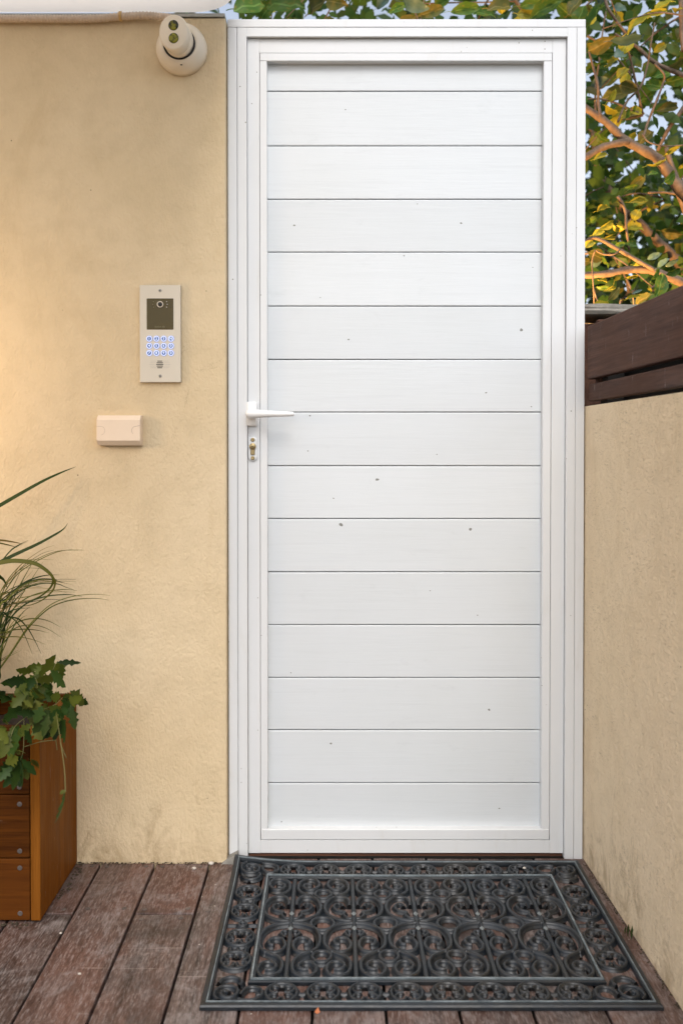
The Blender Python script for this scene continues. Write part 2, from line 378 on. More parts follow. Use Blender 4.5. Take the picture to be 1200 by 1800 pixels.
# ------------------------------------------------------------------ walls
w = MB().cbox((-2.6, 0, -.10), (-.2775, .18, 2.146), .004, 2)
wall = w.build('garden_wall', M_WALL); tag(wall, 'tall cream plaster wall left of the white door', 'wall')
MB().box((-2.6, -.004, 2.147), (-.279, .19, 2.155)).build('flashing', M_FLASH, wall)
rw = MB()
def rx(y): return .637 - .0255*y
rw.add([(rx(-3.4), -3.4, -.1), (.6366, .10, -.1), (.84, .10, -.1), (.95, -3.4, -.1), (rx(-3.4), -3.4, 1.168), (.6366, .10, 1.168), (.84, .10, 1.168), (.95, -3.4, 1.168)],
       [(0,3,2,1),(4,5,6,7),(0,1,5,4),(1,2,6,5),(2,3,7,6),(3,0,4,7)])
tag(rw.build('low_wall', M_WALL2), 'low tan rough plaster wall running forward right of the door', 'wall')
fe = thing('wooden_fence', 'dark brown horizontal boards on top of the low tan wall', 'fence', (.66, -1.2, 1.17))
def fence_board(z0, z1, y1, off=0.0, th=.024):
    y0 = -3.4; L = math.hypot(y1-y0, rx(y0)-rx(y1))
    o = MB().cbox((0, -L/2, z0), (th, L/2, z1), .003, 2).build('board', M_FENCE, fe)
    o.location = Vector((rx((y0+y1)/2)+off, (y0+y1)/2, 0)) - Vector(fe.location); o.rotation_euler = (0, 0, math.atan(.0255)); return o
fence_board(1.236, 1.371, .012, .003)
fence_board(1.180, 1.223, .010, .006)
for i, y in enumerate((-.02, -.8, -1.6, -2.4, -3.2)):
    o = MB().box((rx(y)+.034, y-.04, 1.169), (rx(y)+.074, y+.02, 1.33)).build('post', M_DARK, fe); o.location = -Vector(fe.location)  # posts coloured near black so the gap between the boards reads as shade
o = MB().box((.086+.637, -3.35, 1.169), (.10+.637, .0, 1.34)).build('gap_shade_board', M_DARK, fe); o.location = -Vector(fe.location)  # near-black sheet added to stand for the shade behind the boards
o = MB().cbox((.660, -.012, 1.22), (.76, .010, 1.386), .003).build('end_board', M_FENCE, fe); o.location = -Vector(fe.location)
pw = thing('boundary_wall', 'weathered grey stone coping behind the brown boards', 'wall', (1.8, .3, -.14))
q = MB().box((.66, .24, -.14), (3.6, .42, 1.41)).build('wall', M_FENCE, pw); q.location = -Vector(pw.location)
cx = .655
for i in range(6):
    Lc = [.34, .5, .46, .52, .48, .5][i]
    b = MB(); bm = bmesh.new(); bmesh.ops.create_cube(bm, size=1)
    for v in bm.verts: v.co = Vector((v.co.x*Lc, v.co.y*.24, v.co.z*.026))
    bmesh.ops.subdivide_edges(bm, edges=bm.edges[:], cuts=3, use_grid_fill=True)
    for v in bm.verts: v.co += Vector((rnd.uniform(-1, 1)*.003, rnd.uniform(-1, 1)*.004, rnd.uniform(-1, 1)*.0022))
    bm.verts.index_update(); b.add([v.co[:] for v in bm.verts], [[v.index for v in f.verts] for f in bm.faces]); bm.free()
    o = b.build('coping_stone', M_STONE, pw); o.location = Vector((cx+Lc/2, .33, 1.447)) - Vector(pw.location); cx += Lc+.006

# ------------------------------------------------------------------ door frame
FY, LY, BY = .020, .031, .051
XO0, XG0, XL0, XB0, XP0 = -.2755, -.2507, -.2263, -.1946, -.1757
XP1, XB1, XL1, XG1, XO1 = .5315, .5535, .5890, .6127, .6356
ZO, ZG, ZL, ZB, ZP = 2.153, 2.1315, 2.108, 2.0712, 2.0509
ZP0, ZB0, ZL0 = .0735, .0448, .0105
fr = thing('door_frame', 'white painted frame around the plank door', 'door frame', (.18, .06, 0))
def fbox(name, lo, hi, mat=M_FRAME, par=fr, b=.0006, seg=1):
    o = MB().cbox(lo, hi, b, seg).build(name, mat, par); o.location = -Vector(par.location); return o
fbox('jamb', (XO0, FY, 0), (XG0-.0004, .12, ZG-.0002), b=.003, seg=3)
fbox('jamb_strip', (XG0+.0004, FY, 0), (XL0-.0002, .12, ZG-.0006))
fbox('jamb', (XG1+.0004, FY, 0), (XO1, .12, ZG-.0002))
fbox('jamb_strip', (XL1+.0002, FY, 0), (XG1-.0004, .12, ZG-.0006))
fbox('head', (XO0+.0004, FY+.0003, ZG), (XO1-.0002, .12, ZO-.0005), b=.002, seg=2)
fbox('head_strip', (XL0-.0004, FY+.0006, ZL+.0004), (XL1+.0004, .12, ZG-.0008))
fbox('threshold', (XL0+.001, FY+.016, 0), (XL1-.001, .12, .0075), M_SILL, b=.001, seg=1)
fbox('light_stop', (XL0-.004, .098, .0095), (XL1+.004, .112, ZL+.01), M_FRAME, b=.001, seg=1)  # full sheet added behind the leaf to keep light out of the gaps

# ------------------------------------------------------------------ door leaf
dr = thing('door', 'white door of fifteen horizontal planks with lever handle', 'door', (.18, .06, .01))
def dbox(name, lo, hi, mat=M_FRAME, b=.0006, seg=1, par=None):
    o = MB().cbox(lo, hi, b, seg).build(name, mat, par or dr); o.location = -Vector((par or dr).location) if not par else -Vector(dr.location); return o
dbox('stile', (XL0+.0006, LY, ZL0), (XB0-.0004, .085, ZL-.0006))
dbox('stile', (XB1+.0004, LY, ZL0), (XL1-.0006, .085, ZL-.0006))
dbox('rail', (XB0-.0003, LY+.0003, ZB+.0005), (XB1+.0003, .085, ZL-.0014))
dbox('rail', (XB0-.0003, LY+.0003, ZL0+.0004), (XB1+.0003, .085, ZB0-.0005))
dbox('bead', (XB0+.0006, LY+.0006, ZP0-.012), (XP0, .070, ZP+.010), b=.0010)
dbox('bead', (XP1, LY+.0006, ZP0-.012), (XB1-.0006, .070, ZP+.010), b=.0010)
dbox('bead', (XB0+.001, LY-.0006, ZP), (XB1-.001, .070, ZB-.0002), b=.0012)
dbox('bead', (XB0+.001, LY-.0010, ZB0+.0003), (XB1-.001, .070, ZP0), b=.0025, seg=2)
dbox('backing_panel', (XB0, .072, ZB0), (XB1, .082, ZB), M_FRAME, b=.001, seg=1)
zj = [2.070, 1.9822, 1.8421, 1.7046, 1.5683, 1.4289, 1.2906, 1.1543, 1.0148, .8772, .7386, .6005, .4622, .3251, .1862, .055]
for i in range(15):
    z1, z0 = zj[i]-.0010, zj[i+1]+.0010
    o = MB().cbox((-(XP1-XP0)/2-.004, 0, -(z1-z0)/2), ((XP1-XP0)/2+.004, .02, (z1-z0)/2), .0022, 2).build('board', M_BOARD, dr)
    o.location = Vector(((XP0+XP1)/2, BY+rnd.uniform(-.0004, .0006), (z0+z1)/2)) - Vector(dr.location)
    o.rotation_euler = (0, rnd.uniform(-.0006, .0006), 0)
DL = -Vector(dr.location)
# lever handle
h = put('handle', None, dr)
o = MB().cbox((-.2290, .018, 1.117), (-.2010, LY+.004, 1.180), .006, 4, True).build('rosette', M_WHITE, h); o.location = DL
o = MB().lathe([(.0125, 0), (.0125, .02), (.0115, .034), (.004, .037)], 20, outY(-.2150, .018, 1.148)).build('neck', M_WHITE, h); o.location = DL
lv = [(-.2270, -.009, 1.1478), (-.2235, -.0095, 1.1478), (-.2150, -.010, 1.1478), (-.2000, -.0105, 1.1478), (-.1800, -.0105, 1.1476), (-.150, -.0105, 1.1474), (-.120, -.010, 1.1472), (-.1075, -.0095, 1.1472), (-.1045, -.0095, 1.1472)]
o = MB().tube(lv, [.005, .0108, .0122, .0108, .0092, .0078, .0064, .0058, .0035], 14).build('lever', M_WHITE, h); o.location = DL
kp = MB(); pts = []
for k in range(24):
    a = 2*math.pi*k/24; pts.append((.0118*math.cos(a), .0195*(1 if math.sin(a) > 0 else -1) + .0118*math.sin(a)))
def extrude(pts, x, z, y0, y1, cham=.0015):
    n = len(pts); m = MB(); cxm = sum(p[0] for p in pts)/n; czm = sum(p[1] for p in pts)/n
    def ring(y, s): return [(x+cxm+(p[0]-cxm)*s, y, z+czm+(p[1]-czm)*s) for p in pts]
    s1 = 1-cham/.012
    vs_ = ring(y0, 1)+ring(y1+cham, 1)+ring(y1, s1)
    fs = [(i, (i+1) % n, (i+1) % n+n, i+n) for i in range(n)]+[(i+n, (i+1) % n+n, (i+1) % n+2*n, i+2*n) for i in range(n)]
    fs.append(tuple(range(2*n, 3*n))); return m.add(vs_, fs)
lk = extrude(pts, -.2128, 1.0590, LY, LY-.006).build('lock_plate', M_FRAME, dr); lk.location = DL
for dz in (.0235, -.0235):
    o = MB().lathe([(.0052, 0), (.0052, .0012), (.004, .0018), (.0012, .0008)], 14, outY(-.2128, LY-.0061, 1.0590+dz)).build('screw', M_BRASS, lk)
o = MB().lathe([(.0085, 0), (.0085, .004), (.0075, .0048)], 20, outY(-.2128, LY-.0061, 1.0655)).build('lock_cylinder', M_BRASS, lk)
o = MB().cbox((-.2183, LY-.0098, 1.0435), (-.2073, LY-.0061, 1.0610), .0015).build('cylinder_body', M_BRASS, lk)
o = MB().box((-.2163, LY-.0113, 1.0650), (-.2103, LY-.0106, 1.0664)).build('key_slot', M_BLACK, lk)

# ------------------------------------------------------------------ canopy over the left side
bm = bmesh.new(); bmesh.ops.create_cube(bm, size=1)
for v in bm.verts: v.co = Vector((-2.5 if v.co.x < 0 else -.242, -1.70 if v.co.y < 0 else .03, 2.1685 if v.co.z < 0 else 2.30))  # unseen reach towards the camera lengthened to shade the wall below
ve = [e for e in bm.edges if abs(e.verts[0].co.z-e.verts[1].co.z) > .05]
bmesh.ops.bevel(bm, geom=ve, offset=.12, segments=12, affect='EDGES', profile=.5)
be = [e for e in bm.edges if abs(e.verts[0].co.z-e.verts[1].co.z) < .001 and len(e.link_faces) == 2 and abs(e.link_faces[0].normal.z-e.link_faces[1].normal.z) > .5]
bmesh.ops.bevel(bm, geom=be, offset=.014, segments=4, affect='EDGES', profile=.5)
me = bpy.data.meshes.new('canopy'); bm.to_mesh(me); bm.free()
t = NT('opal_canopy_plastic', Roughness=.35); t.col((.84, .81, .79)); tr = t.new('BsdfTranslucent'); tr.inputs[0].default_value = (.95, .90, .84, 1)
mx = t.new('MixShader'); mx.inputs[0].default_value = .90; t.link(t.b.outputs[0], mx.inputs[1]); t.link(tr.outputs[0], mx.inputs[2]); t.link(mx.outputs[0], t.n['Material Output'].inputs['Surface'])
me.materials.append(t.m)
for p in me.polygons: p.use_smooth = False
cp = put('canopy', me); tag(cp, 'white rounded canopy edge above the cream wall', 'canopy')

# ------------------------------------------------------------------ corrugated conduit and its clip
path = spline([(-2.3, -.012, 2.139), (-1.4, -.012, 2.1385), (-.84, -.012, 2.1375), (-.62, -.012, 2.1375), (-.55, -.013, 2.142), (-.48, -.016, 2.1435), (-.44, -.02, 2.139), (-.405, -.03, 2.128), (-.385, -.02, 2.105)], 10)
dens = []; acc = 0
for a, b in zip(path[:-1], path[1:]):
    n = max(2, int((b-a).length/.0018))
    dens += [a.lerp(b, i/n) for i in range(n)]
rads = [.0098 if (i//2) % 2 else .0080 for i in range(len(dens))]
cd = MB().tube(dens, rads, 10).build('conduit', M_CONDUIT); tag(cd, 'beige corrugated conduit along the wall top to the camera', 'conduit')
MB().lathe([(.0105, -.003), (.0118, -.003), (.0118, .003), (.0105, .003)], 16, Matrix.Translation((-.538, -.0135, 2.1428)) @ Matrix.Rotation(R(90), 4, 'Y')).build('clip', simple('amber_tie', (.55, .36, .14), .4), cd)

# ------------------------------------------------------------------ security camera
sc = thing('security_camera', 'white turret security camera at the top of the cream wall', 'camera', (-.386, 0, 2.062))
SL = -Vector(sc.location)
def spart(m, name, mat, par=None):
    o = m.build(name, mat, par or sc)
    if not par: o.location = SL
    return o
spart(MB().lathe([(.0635, 0), (.0635, .014), (.062, .022), (.058, .032), (.0515, .041), (.043, .047), (.040, .046)], 40, outY(-.386, 0, 2.062)), 'base', M_CAMWHITE)
spart(MB().lathe([(.0400, .046), (.0400, .0485), (.0360, .0485), (.0360, .040)], 36, outY(-.386, 0, 2.0605)), 'gap_ring', M_BLACK)
eye = spart(MB().ball((-.3862, -.055, 2.0640), (.0360, .046, .0400), 32, 20), 'eyeball', M_CAMWHITE)
tilt = Matrix.Translation((-.3862, -.055, 2.064)) @ Matrix.Rotation(R(-4), 4, 'Z') @ Matrix.Rotation(R(3), 4, 'X')
spart(MB().lathe([(.0335, .010), (.0362, .036), (.0368, .044), (.0352, .0490), (.0330, .0506)], 40, tilt @ YAX @ Matrix.Diagonal((.98, 1.16, 1, 1))), 'face_plate', M_CAMWHITE, None)
for dz in (.0155, -.0145):
    M = tilt @ YAX
    spart(MB().lathe([(.0122, .0495), (.0122, .0512), (.0116, .0512), (.0116, .0506)], 28, M @ Matrix.Translation((.0005, dz, 0))), 'lens_rim', M_BLACK)
    spart(MB().lathe([(.0118, .0500), (.0115, .0514), (.008, .0522), (.003, .0526)], 28, M @ Matrix.Translation((.0005, dz, 0))), 'lens', M_LENS)
spart(MB().cbox((-.3835, -.047, 2.0075), (-.3785, -.0440, 2.0095), .0004), 'locking_notch', M_BLACK)

# ------------------------------------------------------------------ intercom
ic = thing('intercom', 'aluminium door intercom with lit blue keypad on the cream wall', 'intercom', (-.4421, 0, 1.3496))
IL = -Vector(ic.location); IX, IZ = -.4421, 1.3496; IY = -.012
def ipart(m, name, mat, par=None):
    o = m.build(name, mat, par or ic)
    if not par: o.location = IL
    return o
ipart(MB().cbox((IX-.0514, -.003, IZ-.1222), (IX+.0514, .004, IZ+.1222), .001), 'back_box', M_BLACK)
ipart(MB().cbox((IX-.0516, IY, IZ-.1224), (IX+.0516, -.003, IZ+.1224), .0012, 2), 'face_plate', M_ALU)
gl = ipart(MB().cbox((IX-.0340, IY-.0012, IZ+.0100), (IX+.0340, IY+.002, IZ+.0890), .002, 2), 'camera_window', M_GLASS)
gl_mark = simple('etched_mark', (.17, .145,   .060), .5)
CZ = IZ+.0735
ipart(MB().lathe([(.0080, 0), (.0080, .002), (.0066, .0026), (.0062, .0014)], 24, outY(IX+.0005, IY-.0012, CZ)), 'lens_ring', M_CAMWHITE)
ipart(MB().lathe([(.0062, 0), (.0055, .0022), (.002, .003)], 20, outY(IX+.0005, IY-.0012, CZ)), 'lens', M_BLACK)
for sx in (-1, 1):
    for j, dz in enumerate((.007, 0, -.007)):
        ipart(MB().lathe([(.0013, 0), (.0013, .0008)], 10, outY(IX+.0005+sx*(.0165+(.0015 if j == 1 else 0)), IY-.0012, CZ+dz)), 'infrared_led', M_PEBBLE if sx > 0 else gl_mark)
ipart(MB().lathe([(.0014, 0), (.0014, .0008)], 10, outY(IX+.027, IY-.0012, CZ-.007)), 'sensor', M_BLACK)
mk = MB()
for i, hh in enumerate((5, 4, 4, 5, 3, 4, 1, 4, 5, 4)):
    x = IX-.0125+i*.0026; mk.box((x, IY-.0016, IZ+.0150), (x+.0013, IY-.0013, IZ+.0150+hh*.0009))
ipart(mk, 'faint_print', gl_mark)
def emis(name, c, s):
    t = NT(name, Roughness=.4); t.col(tuple(x*.2 for x in c)); t.b.inputs['Emission Color'].default_value = (*c, 1); t.b.inputs['Emission Strength'].default_value = s; return t.m
M_RING = emis('lit_ring', (.72, .78, 1.0), .58); M_BTN = emis('lit_button', (.10, .22, .75), .16); M_DIG = emis('lit_digit', (.85, .92, 1.0), .62); M_HALO = emis('lit_halo', (.25, .30, .95), .22)
dg = bpy.context.evaluated_depsgraph_get()
glyphs = {}
def glyph(ch):
    if ch not in glyphs:
        cu = bpy.data.curves.new('digit', 'FONT'); cu.body = ch; cu.size = .0088; cu.align_x = 'CENTER'; cu.align_y = 'CENTER'; cu.extrude = .0003; cu.offset = .0001; cu.resolution_u = 3
        to = bpy.data.objects.new('digit', cu); COL.objects.link(to); bpy.context.view_layer.update()
        me = bpy.data.meshes.new_from_object(to.evaluated_get(bpy.context.evaluated_depsgraph_get())); bpy.data.objects.remove(to)
        me.name = 'digit'; me.materials.clear(); me.materials.append(M_DIG); glyphs[ch] = me
    return glyphs[ch]
BT = MB().lathe([(.0052, 0), (.0050, .0016), (.0035, .0018)], 20, YAX).mesh('button', M_BTN)
RG = MB().lathe([(.0052, 0), (.0052, .0022), (.0058, .0024), (.0068, .0024), (.0073, .0018), (.0073, 0)], 24, YAX)
RG.f = RG.f[:-2]; RG.sm = RG.sm[:-2]; RG = RG.mesh('ring', M_RING)
HL = MB().lathe([(.0082, 0), (.0080, .0006), (.0076, .0008)], 24, YAX).mesh('halo', M_HALO)
for r_, row in enumerate(('123N', '4560', '7890')):
    for c_, ch in enumerate(row):
        x = IX-.0272+c_*.0182; z = IZ-.0127-r_*.0180
        b = put('button', BT, ic, Vector((x, IY-.0002, z))+IL)
        put('ring', RG, b, (0, 0, 0)); put('halo', HL, b, (0, .0003, 0))
        put('digit', glyph(ch), b, (0, -.0021, 0), (R(90), 0, 0))
for i, wd in enumerate((.0062, .0078, .0092, .0078, .0062)):
    z = IZ-.0690-i*.0042
    ipart(MB().box((IX-.001-wd, IY-.0004, z-.0010), (IX-.001+wd, IY+.001, z+.0010)), 'speaker_slot', M_BLACK)
    for sx in (-1, 1):
        ipart(MB().box((IX-.001+sx*(wd+.003)-(.014 if sx < 0 else 0), IY-.00025, z-.0003), (IX-.001+sx*(wd+.003)+(.014 if sx > 0 else 0), IY+.001, z+.0003)), 'engraved_line', simple('engraving', (.36, .34, .31), .5) if i == 0 and sx < 0 else bpy.data.materials['engraving'])
for z in (IZ+.1085, IZ-.1065):
    s_ = ipart(MB().lathe([(.0040, 0), (.0038, .0008), (.0030, .0010)], 16, outY(IX, IY-.0001, z)), 'screw', M_SCREW)
    MB().lathe([(.0016, 0), (.0014, .0004)], 6, outY(IX, IY-.0011, z)).build('socket', M_BLACK, s_)

# ------------------------------------------------------------------ junction box
jb = thing('junction_box', 'small warm white plastic cover box below the intercom', 'junction box', (-.5437, 0, 1.1056))
JL = -Vector(jb.location); jx0, jx1, jz0, jz1 = -.5990, -.4890, 1.0675, 1.1440
def jpart(m, name, mat=M_PLASTIC):
    o = m.build(name, mat, jb); o.location = JL; return o
bm = bmesh.new()
prof = [(0, jz0), (-.018, jz0+.0005), (-.020, jz0+.002), (-.030, jz0+.0125), (-.030, jz1-.0125), (-.020, jz1-.002), (-.018, jz1-.0005), (0, jz1)]
vsx = [[bm.verts.new((x, y, z)) for y, z in prof] for x in (jx0, jx1)]
for i in range(len(prof)-1): bm.faces.new((vsx[0][i], vsx[1][i], vsx[1][i+1], vsx[0][i+1]))
bm.faces.new(vsx[0]); bm.faces.new(vsx[1][::-1]); bmesh.ops.recalc_face_normals(bm, faces=bm.faces[:])
bmesh.ops.bevel(bm, geom=[e for e in bm.edges if abs(e.verts[0].co.x-e.verts[1].co.x) < .001], offset=.0022, segments=3, affect='EDGES', profile=.5)
m_ = MB(); bm.verts.index_update(); m_.add([v.co[:] for v in bm.verts], [[v.index for v in f.verts] for f in bm.faces]); bm.free()
jpart(m_, 'cover')
M_SEAM = simple('seam_line', (.36, .27, .19), .7)
for sx in (1, -1):
    ex = jx1-.0005 if sx > 0 else jx0+.0005
    arc = [(ex, -.0301, 1.1180)]+[(ex-sx*(.0115+.0095*math.sin(a)), -.0301, 1.1050+.0105*math.cos(a)) for a in [math.pi*k/12 for k in range(0, 10 if sx > 0 else 13)]]
    if sx < 0: arc[0] = (ex, -.0301, 1.1155)
    jpart(MB().tube(arc, .00045 if sx > 0 else .00025, 5), 'knockout_seam', M_SEAM)

# ------------------------------------------------------------------ planter box
PX1, PY0, PZ = -.660, -.283, .438
pb = thing('planter_box', 'oiled orange brown wooden planter box against the cream wall', 'planter', (-1.3, -.14, 0))
PL = -Vector(pb.location)
def ppart(m, name, mat, loc=None, par=None):
    o = m.build(name, mat, par or pb); o.location = (Vector(loc) if loc else Vector()) + (PL if not par else Vector()); return o
Lx = 1.24
fpl = []
for z0, z1 in ((.004, .1425), (.1445, .2860), (.2885, PZ)):
    o = ppart(MB().cbox((-Lx/2, -.011, -(z1-z0)/2), (Lx/2, .011, (z1-z0)/2), .002, 2), 'plank', M_PLANTER, (PX1-.0225-Lx/2-.001, PY0+.011, (z0+z1)/2)); fpl.append((o, z0, z1))
EB = ppart(MB().cbox((-.011, -.1405, -(PZ-.002)/2), (.011, .1405, (PZ-.002)/2), .002, 2), 'end_board', M_PLANTER_V, (PX1-.011, PY0+.1405, .002+PZ/2))
ppart(MB().cbox((-.0108, -.1405, -.22), (.0108, .1405, .218), .002, 2), 'end_board', M_PLANTER_V, (PX1-Lx-.036, PY0+.1405, .222))
ppart(MB().cbox((-Lx/2, -.009, -.20), (Lx/2, .009, .222), .002, 2), 'back_board', M_PLANTER, (PX1-.0225-Lx/2-.001, -.012, .215))
ppart(MB().box((-.045, -.018, -.2), (-.003, .014, .2)), 'corner_post', M_PLANTER_V, (PX1-.022, PY0+.044, .21))
so = MB(); nx, ny = 50, 12
vs_ = [(PX1-.024-(Lx-.01)*i/nx, PY0+.024+(.24)*j/ny, .385+.012*math.sin(i*1.7+j)*math.cos(j*2.1)+rnd.uniform(0, .012)) for j in range(ny+1) for i in range(nx+1)]
so.add(vs_, [(j*(nx+1)+i, j*(nx+1)+i+1, (j+1)*(nx+1)+i+1, (j+1)*(nx+1)+i) for j in range(ny) for i in range(nx)], True)
ppart(so, 'soil', M_SOIL)
for o, z0, z1 in fpl:
    for z in (z0+.016, z1-.020):
        if z > .40: continue
        put('screw', DSCREW, o, (Lx/2-.022, -.0112, z-(z0+z1)/2), (R(90), 0, 0))

# ------------------------------------------------------------------ plants in the planter
BLADES=[([(-0.8155,-0.1,0.9218),(-0.7769,-0.079,0.9472),(-0.723,-0.058,0.9803),(-0.6829,-0.036,1.0012),(-0.6545,-0.015,1.0142)],0.0084,0),([(-0.8259,-0.13,0.7755),(-0.8078,-0.113,0.7872),(-0.7748,-0.097,0.8046),(-0.7308,-0.08,0.8258),(-0.6933,-0.063,0.8474),(-0.6766,-0.047,0.8603),(-0.6708,-0.03,0.8733)],0.0077,0),([(-0.8364,-0.12,0.8302),(-0.816,-0.1,0.8369),(-0.7915,-0.08,0.8312),(-0.7743,-0.06,0.8236)],0.0052,2),([(-0.8158,-0.12,0.7741),(-0.8084,-0.102,0.7893),(-0.7933,-0.085,0.8121),(-0.7779,-0.068,0.8245),(-0.7633,-0.05,0.8323)],0.0031,0),([(-0.8073,-0.16,0.7882),(-0.7958,-0.154,0.7908),(-0.7635,-0.148,0.7952),(-0.7206,-0.142,0.7892),(-0.6949,-0.136,0.7728),(-0.6795,-0.13,0.7545),(-0.6794,-0.124,0.7396),(-0.6906,-0.118,0.7211),(-0.7208,-0.112,0.699),(-0.7616,-0.106,0.6873),(-0.8169,-0.1,0.688)],0.0059,1),([(-0.7911,-0.14,0.7142),(-0.788,-0.12,0.7284),(-0.7705,-0.1,0.7572),(-0.7346,-0.08,0.7829),(-0.6945,-0.06,0.802),(-0.6644,-0.04,0.8069),(-0.6331,-0.02,0.8038)],0.0021,1),([(-0.8015,-0.14,0.7142),(-0.7968,-0.115,0.7347),(-0.7811,-0.09,0.7629),(-0.7577,-0.065,0.7846),(-0.7045,-0.04,0.7821)],0.0021,1),([(-0.7771,-0.15,0.7055),(-0.7592,-0.132,0.7286),(-0.7445,-0.114,0.7398),(-0.7223,-0.096,0.7477),(-0.7033,-0.078,0.7494),(-0.6832,-0.06,0.7471)],0.0038,0),([(-0.7837,-0.16,0.6968),(-0.765,-0.145,0.7115),(-0.7355,-0.13,0.7283),(-0.7055,-0.115,0.7347),(-0.6751,-0.1,0.7306),(-0.662,-0.085,0.7211),(-0.6444,-0.07,0.7115)],0.0028,0),([(-0.8016,-0.14,0.7072),(-0.7759,-0.115,0.7188),(-0.7493,-0.09,0.7326),(-0.704,-0.065,0.7324),(-0.6587,-0.04,0.7202)],0.0017,2),([(-0.7668,-0.14,0.7177),(-0.7248,-0.11,0.7339),(-0.6813,-0.08,0.7346),(-0.6455,-0.05,0.729)],0.0014,1),([(-0.7806,-0.15,0.7003),(-0.7391,-0.12,0.7038),(-0.6961,-0.09,0.7094),(-0.6445,-0.06,0.7045)],0.0017,1),([(-0.7942,-0.17,0.6127),(-0.7898,-0.154,0.63),(-0.7675,-0.139,0.6652),(-0.7381,-0.123,0.6903),(-0.7013,-0.107,0.7016),(-0.6674,-0.091,0.7032),(-0.647,-0.076,0.7),(-0.6276,-0.06,0.6929)],0.0035,0),([(-0.795,-0.16,0.538),(-0.7731,-0.144,0.5723),(-0.7437,-0.128,0.6211),(-0.7178,-0.111,0.6529),(-0.6911,-0.095,0.6747),(-0.6569,-0.079,0.6861),(-0.6224,-0.062,0.6886),(-0.5907,-0.046,0.6858),(-0.5687,-0.03,0.679)],0.0028,1),([(-0.777,-0.17,0.6299),(-0.7559,-0.152,0.6469),(-0.7345,-0.134,0.6521),(-0.7126,-0.116,0.6486),(-0.6939,-0.098,0.6379),(-0.6744,-0.08,0.6207)],0.0024,1),([(-0.777,-0.17,0.6265),(-0.7644,-0.148,0.6288),(-0.7448,-0.125,0.6257),(-0.7242,-0.103,0.6184),(-0.7045,-0.08,0.6071)],0.0024,1),([(-0.7662,-0.18,0.6662),(-0.7496,-0.16,0.6571),(-0.736,-0.14,0.6323),(-0.7256,-0.12,0.5983),(-0.7163,-0.1,0.5598)],0.0028,0),([(-0.8074,-0.16,0.7692),(-0.7986,-0.147,0.7552),(-0.7936,-0.133,0.7444),(-0.7898,-0.12,0.7214)],0.009,0),([(-0.7942,-0.17,0.6162),(-0.7951,-0.158,0.6481),(-0.793,-0.145,0.6733),(-0.7868,-0.133,0.7025),(-0.774,-0.12,0.7214)],0.0077,0),([(-0.7891,-0.18,0.5396),(-0.7903,-0.172,0.5616),(-0.7876,-0.165,0.591),(-0.7832,-0.158,0.6239),(-0.7851,-0.15,0.6396)],0.0084,0),([(-0.7949,-0.16,0.5553),(-0.7853,-0.13,0.5602),(-0.7627,-0.1,0.5698)],0.0014,1),([(-0.7907,-0.17,0.6299),(-0.7792,-0.145,0.656),(-0.7601,-0.12,0.7003),(-0.7333,-0.095,0.7529),(-0.7201,-0.07,0.7816)],0.0024,1),([(-0.7837,-0.17,0.6436),(-0.7704,-0.14,0.6968),(-0.7493,-0.11,0.7551),(-0.7436,-0.08,0.7776)],0.0024,0),([(-0.7809,-0.12,0.746),(-0.7679,-0.087,0.7767),(-0.7292,-0.053,0.8084),(-0.7078,-0.02,0.8163)],0.0014,2),([(-0.794,-0.18,0.5875),(-0.7728,-0.163,0.6146),(-0.7619,-0.145,0.6455),(-0.7505,-0.128,0.6667),(-0.7392,-0.11,0.6774)],0.0031,0),([(-0.7943,-0.17,0.5921),(-0.7814,-0.158,0.6447),(-0.7756,-0.145,0.6803),(-0.7589,-0.133,0.706),(-0.746,-0.12,0.7179)],0.0045,0),([(-0.8007,-0.17,0.6642),(-0.783,-0.153,0.6817),(-0.7611,-0.137,0.6928),(-0.7321,-0.12,0.695)],0.0049,2),([(-0.801,-0.16,0.6865),(-0.7912,-0.14,0.7037),(-0.767,-0.12,0.7214),(-0.7423,-0.1,0.727),(-0.7207,-0.08,0.7203)],0.0024,1),([(-0.801,-0.16,0.6934),(-0.7878,-0.14,0.6968),(-0.7775,-0.12,0.7214),(-0.7635,-0.1,0.7324),(-0.7419,-0.08,0.7615)],0.0017,1),([(-0.7907,-0.18,0.5601),(-0.779,-0.165,0.5978),(-0.7706,-0.15,0.6292),(-0.7516,-0.135,0.654),(-0.7428,-0.12,0.6581)],0.0024,1)]
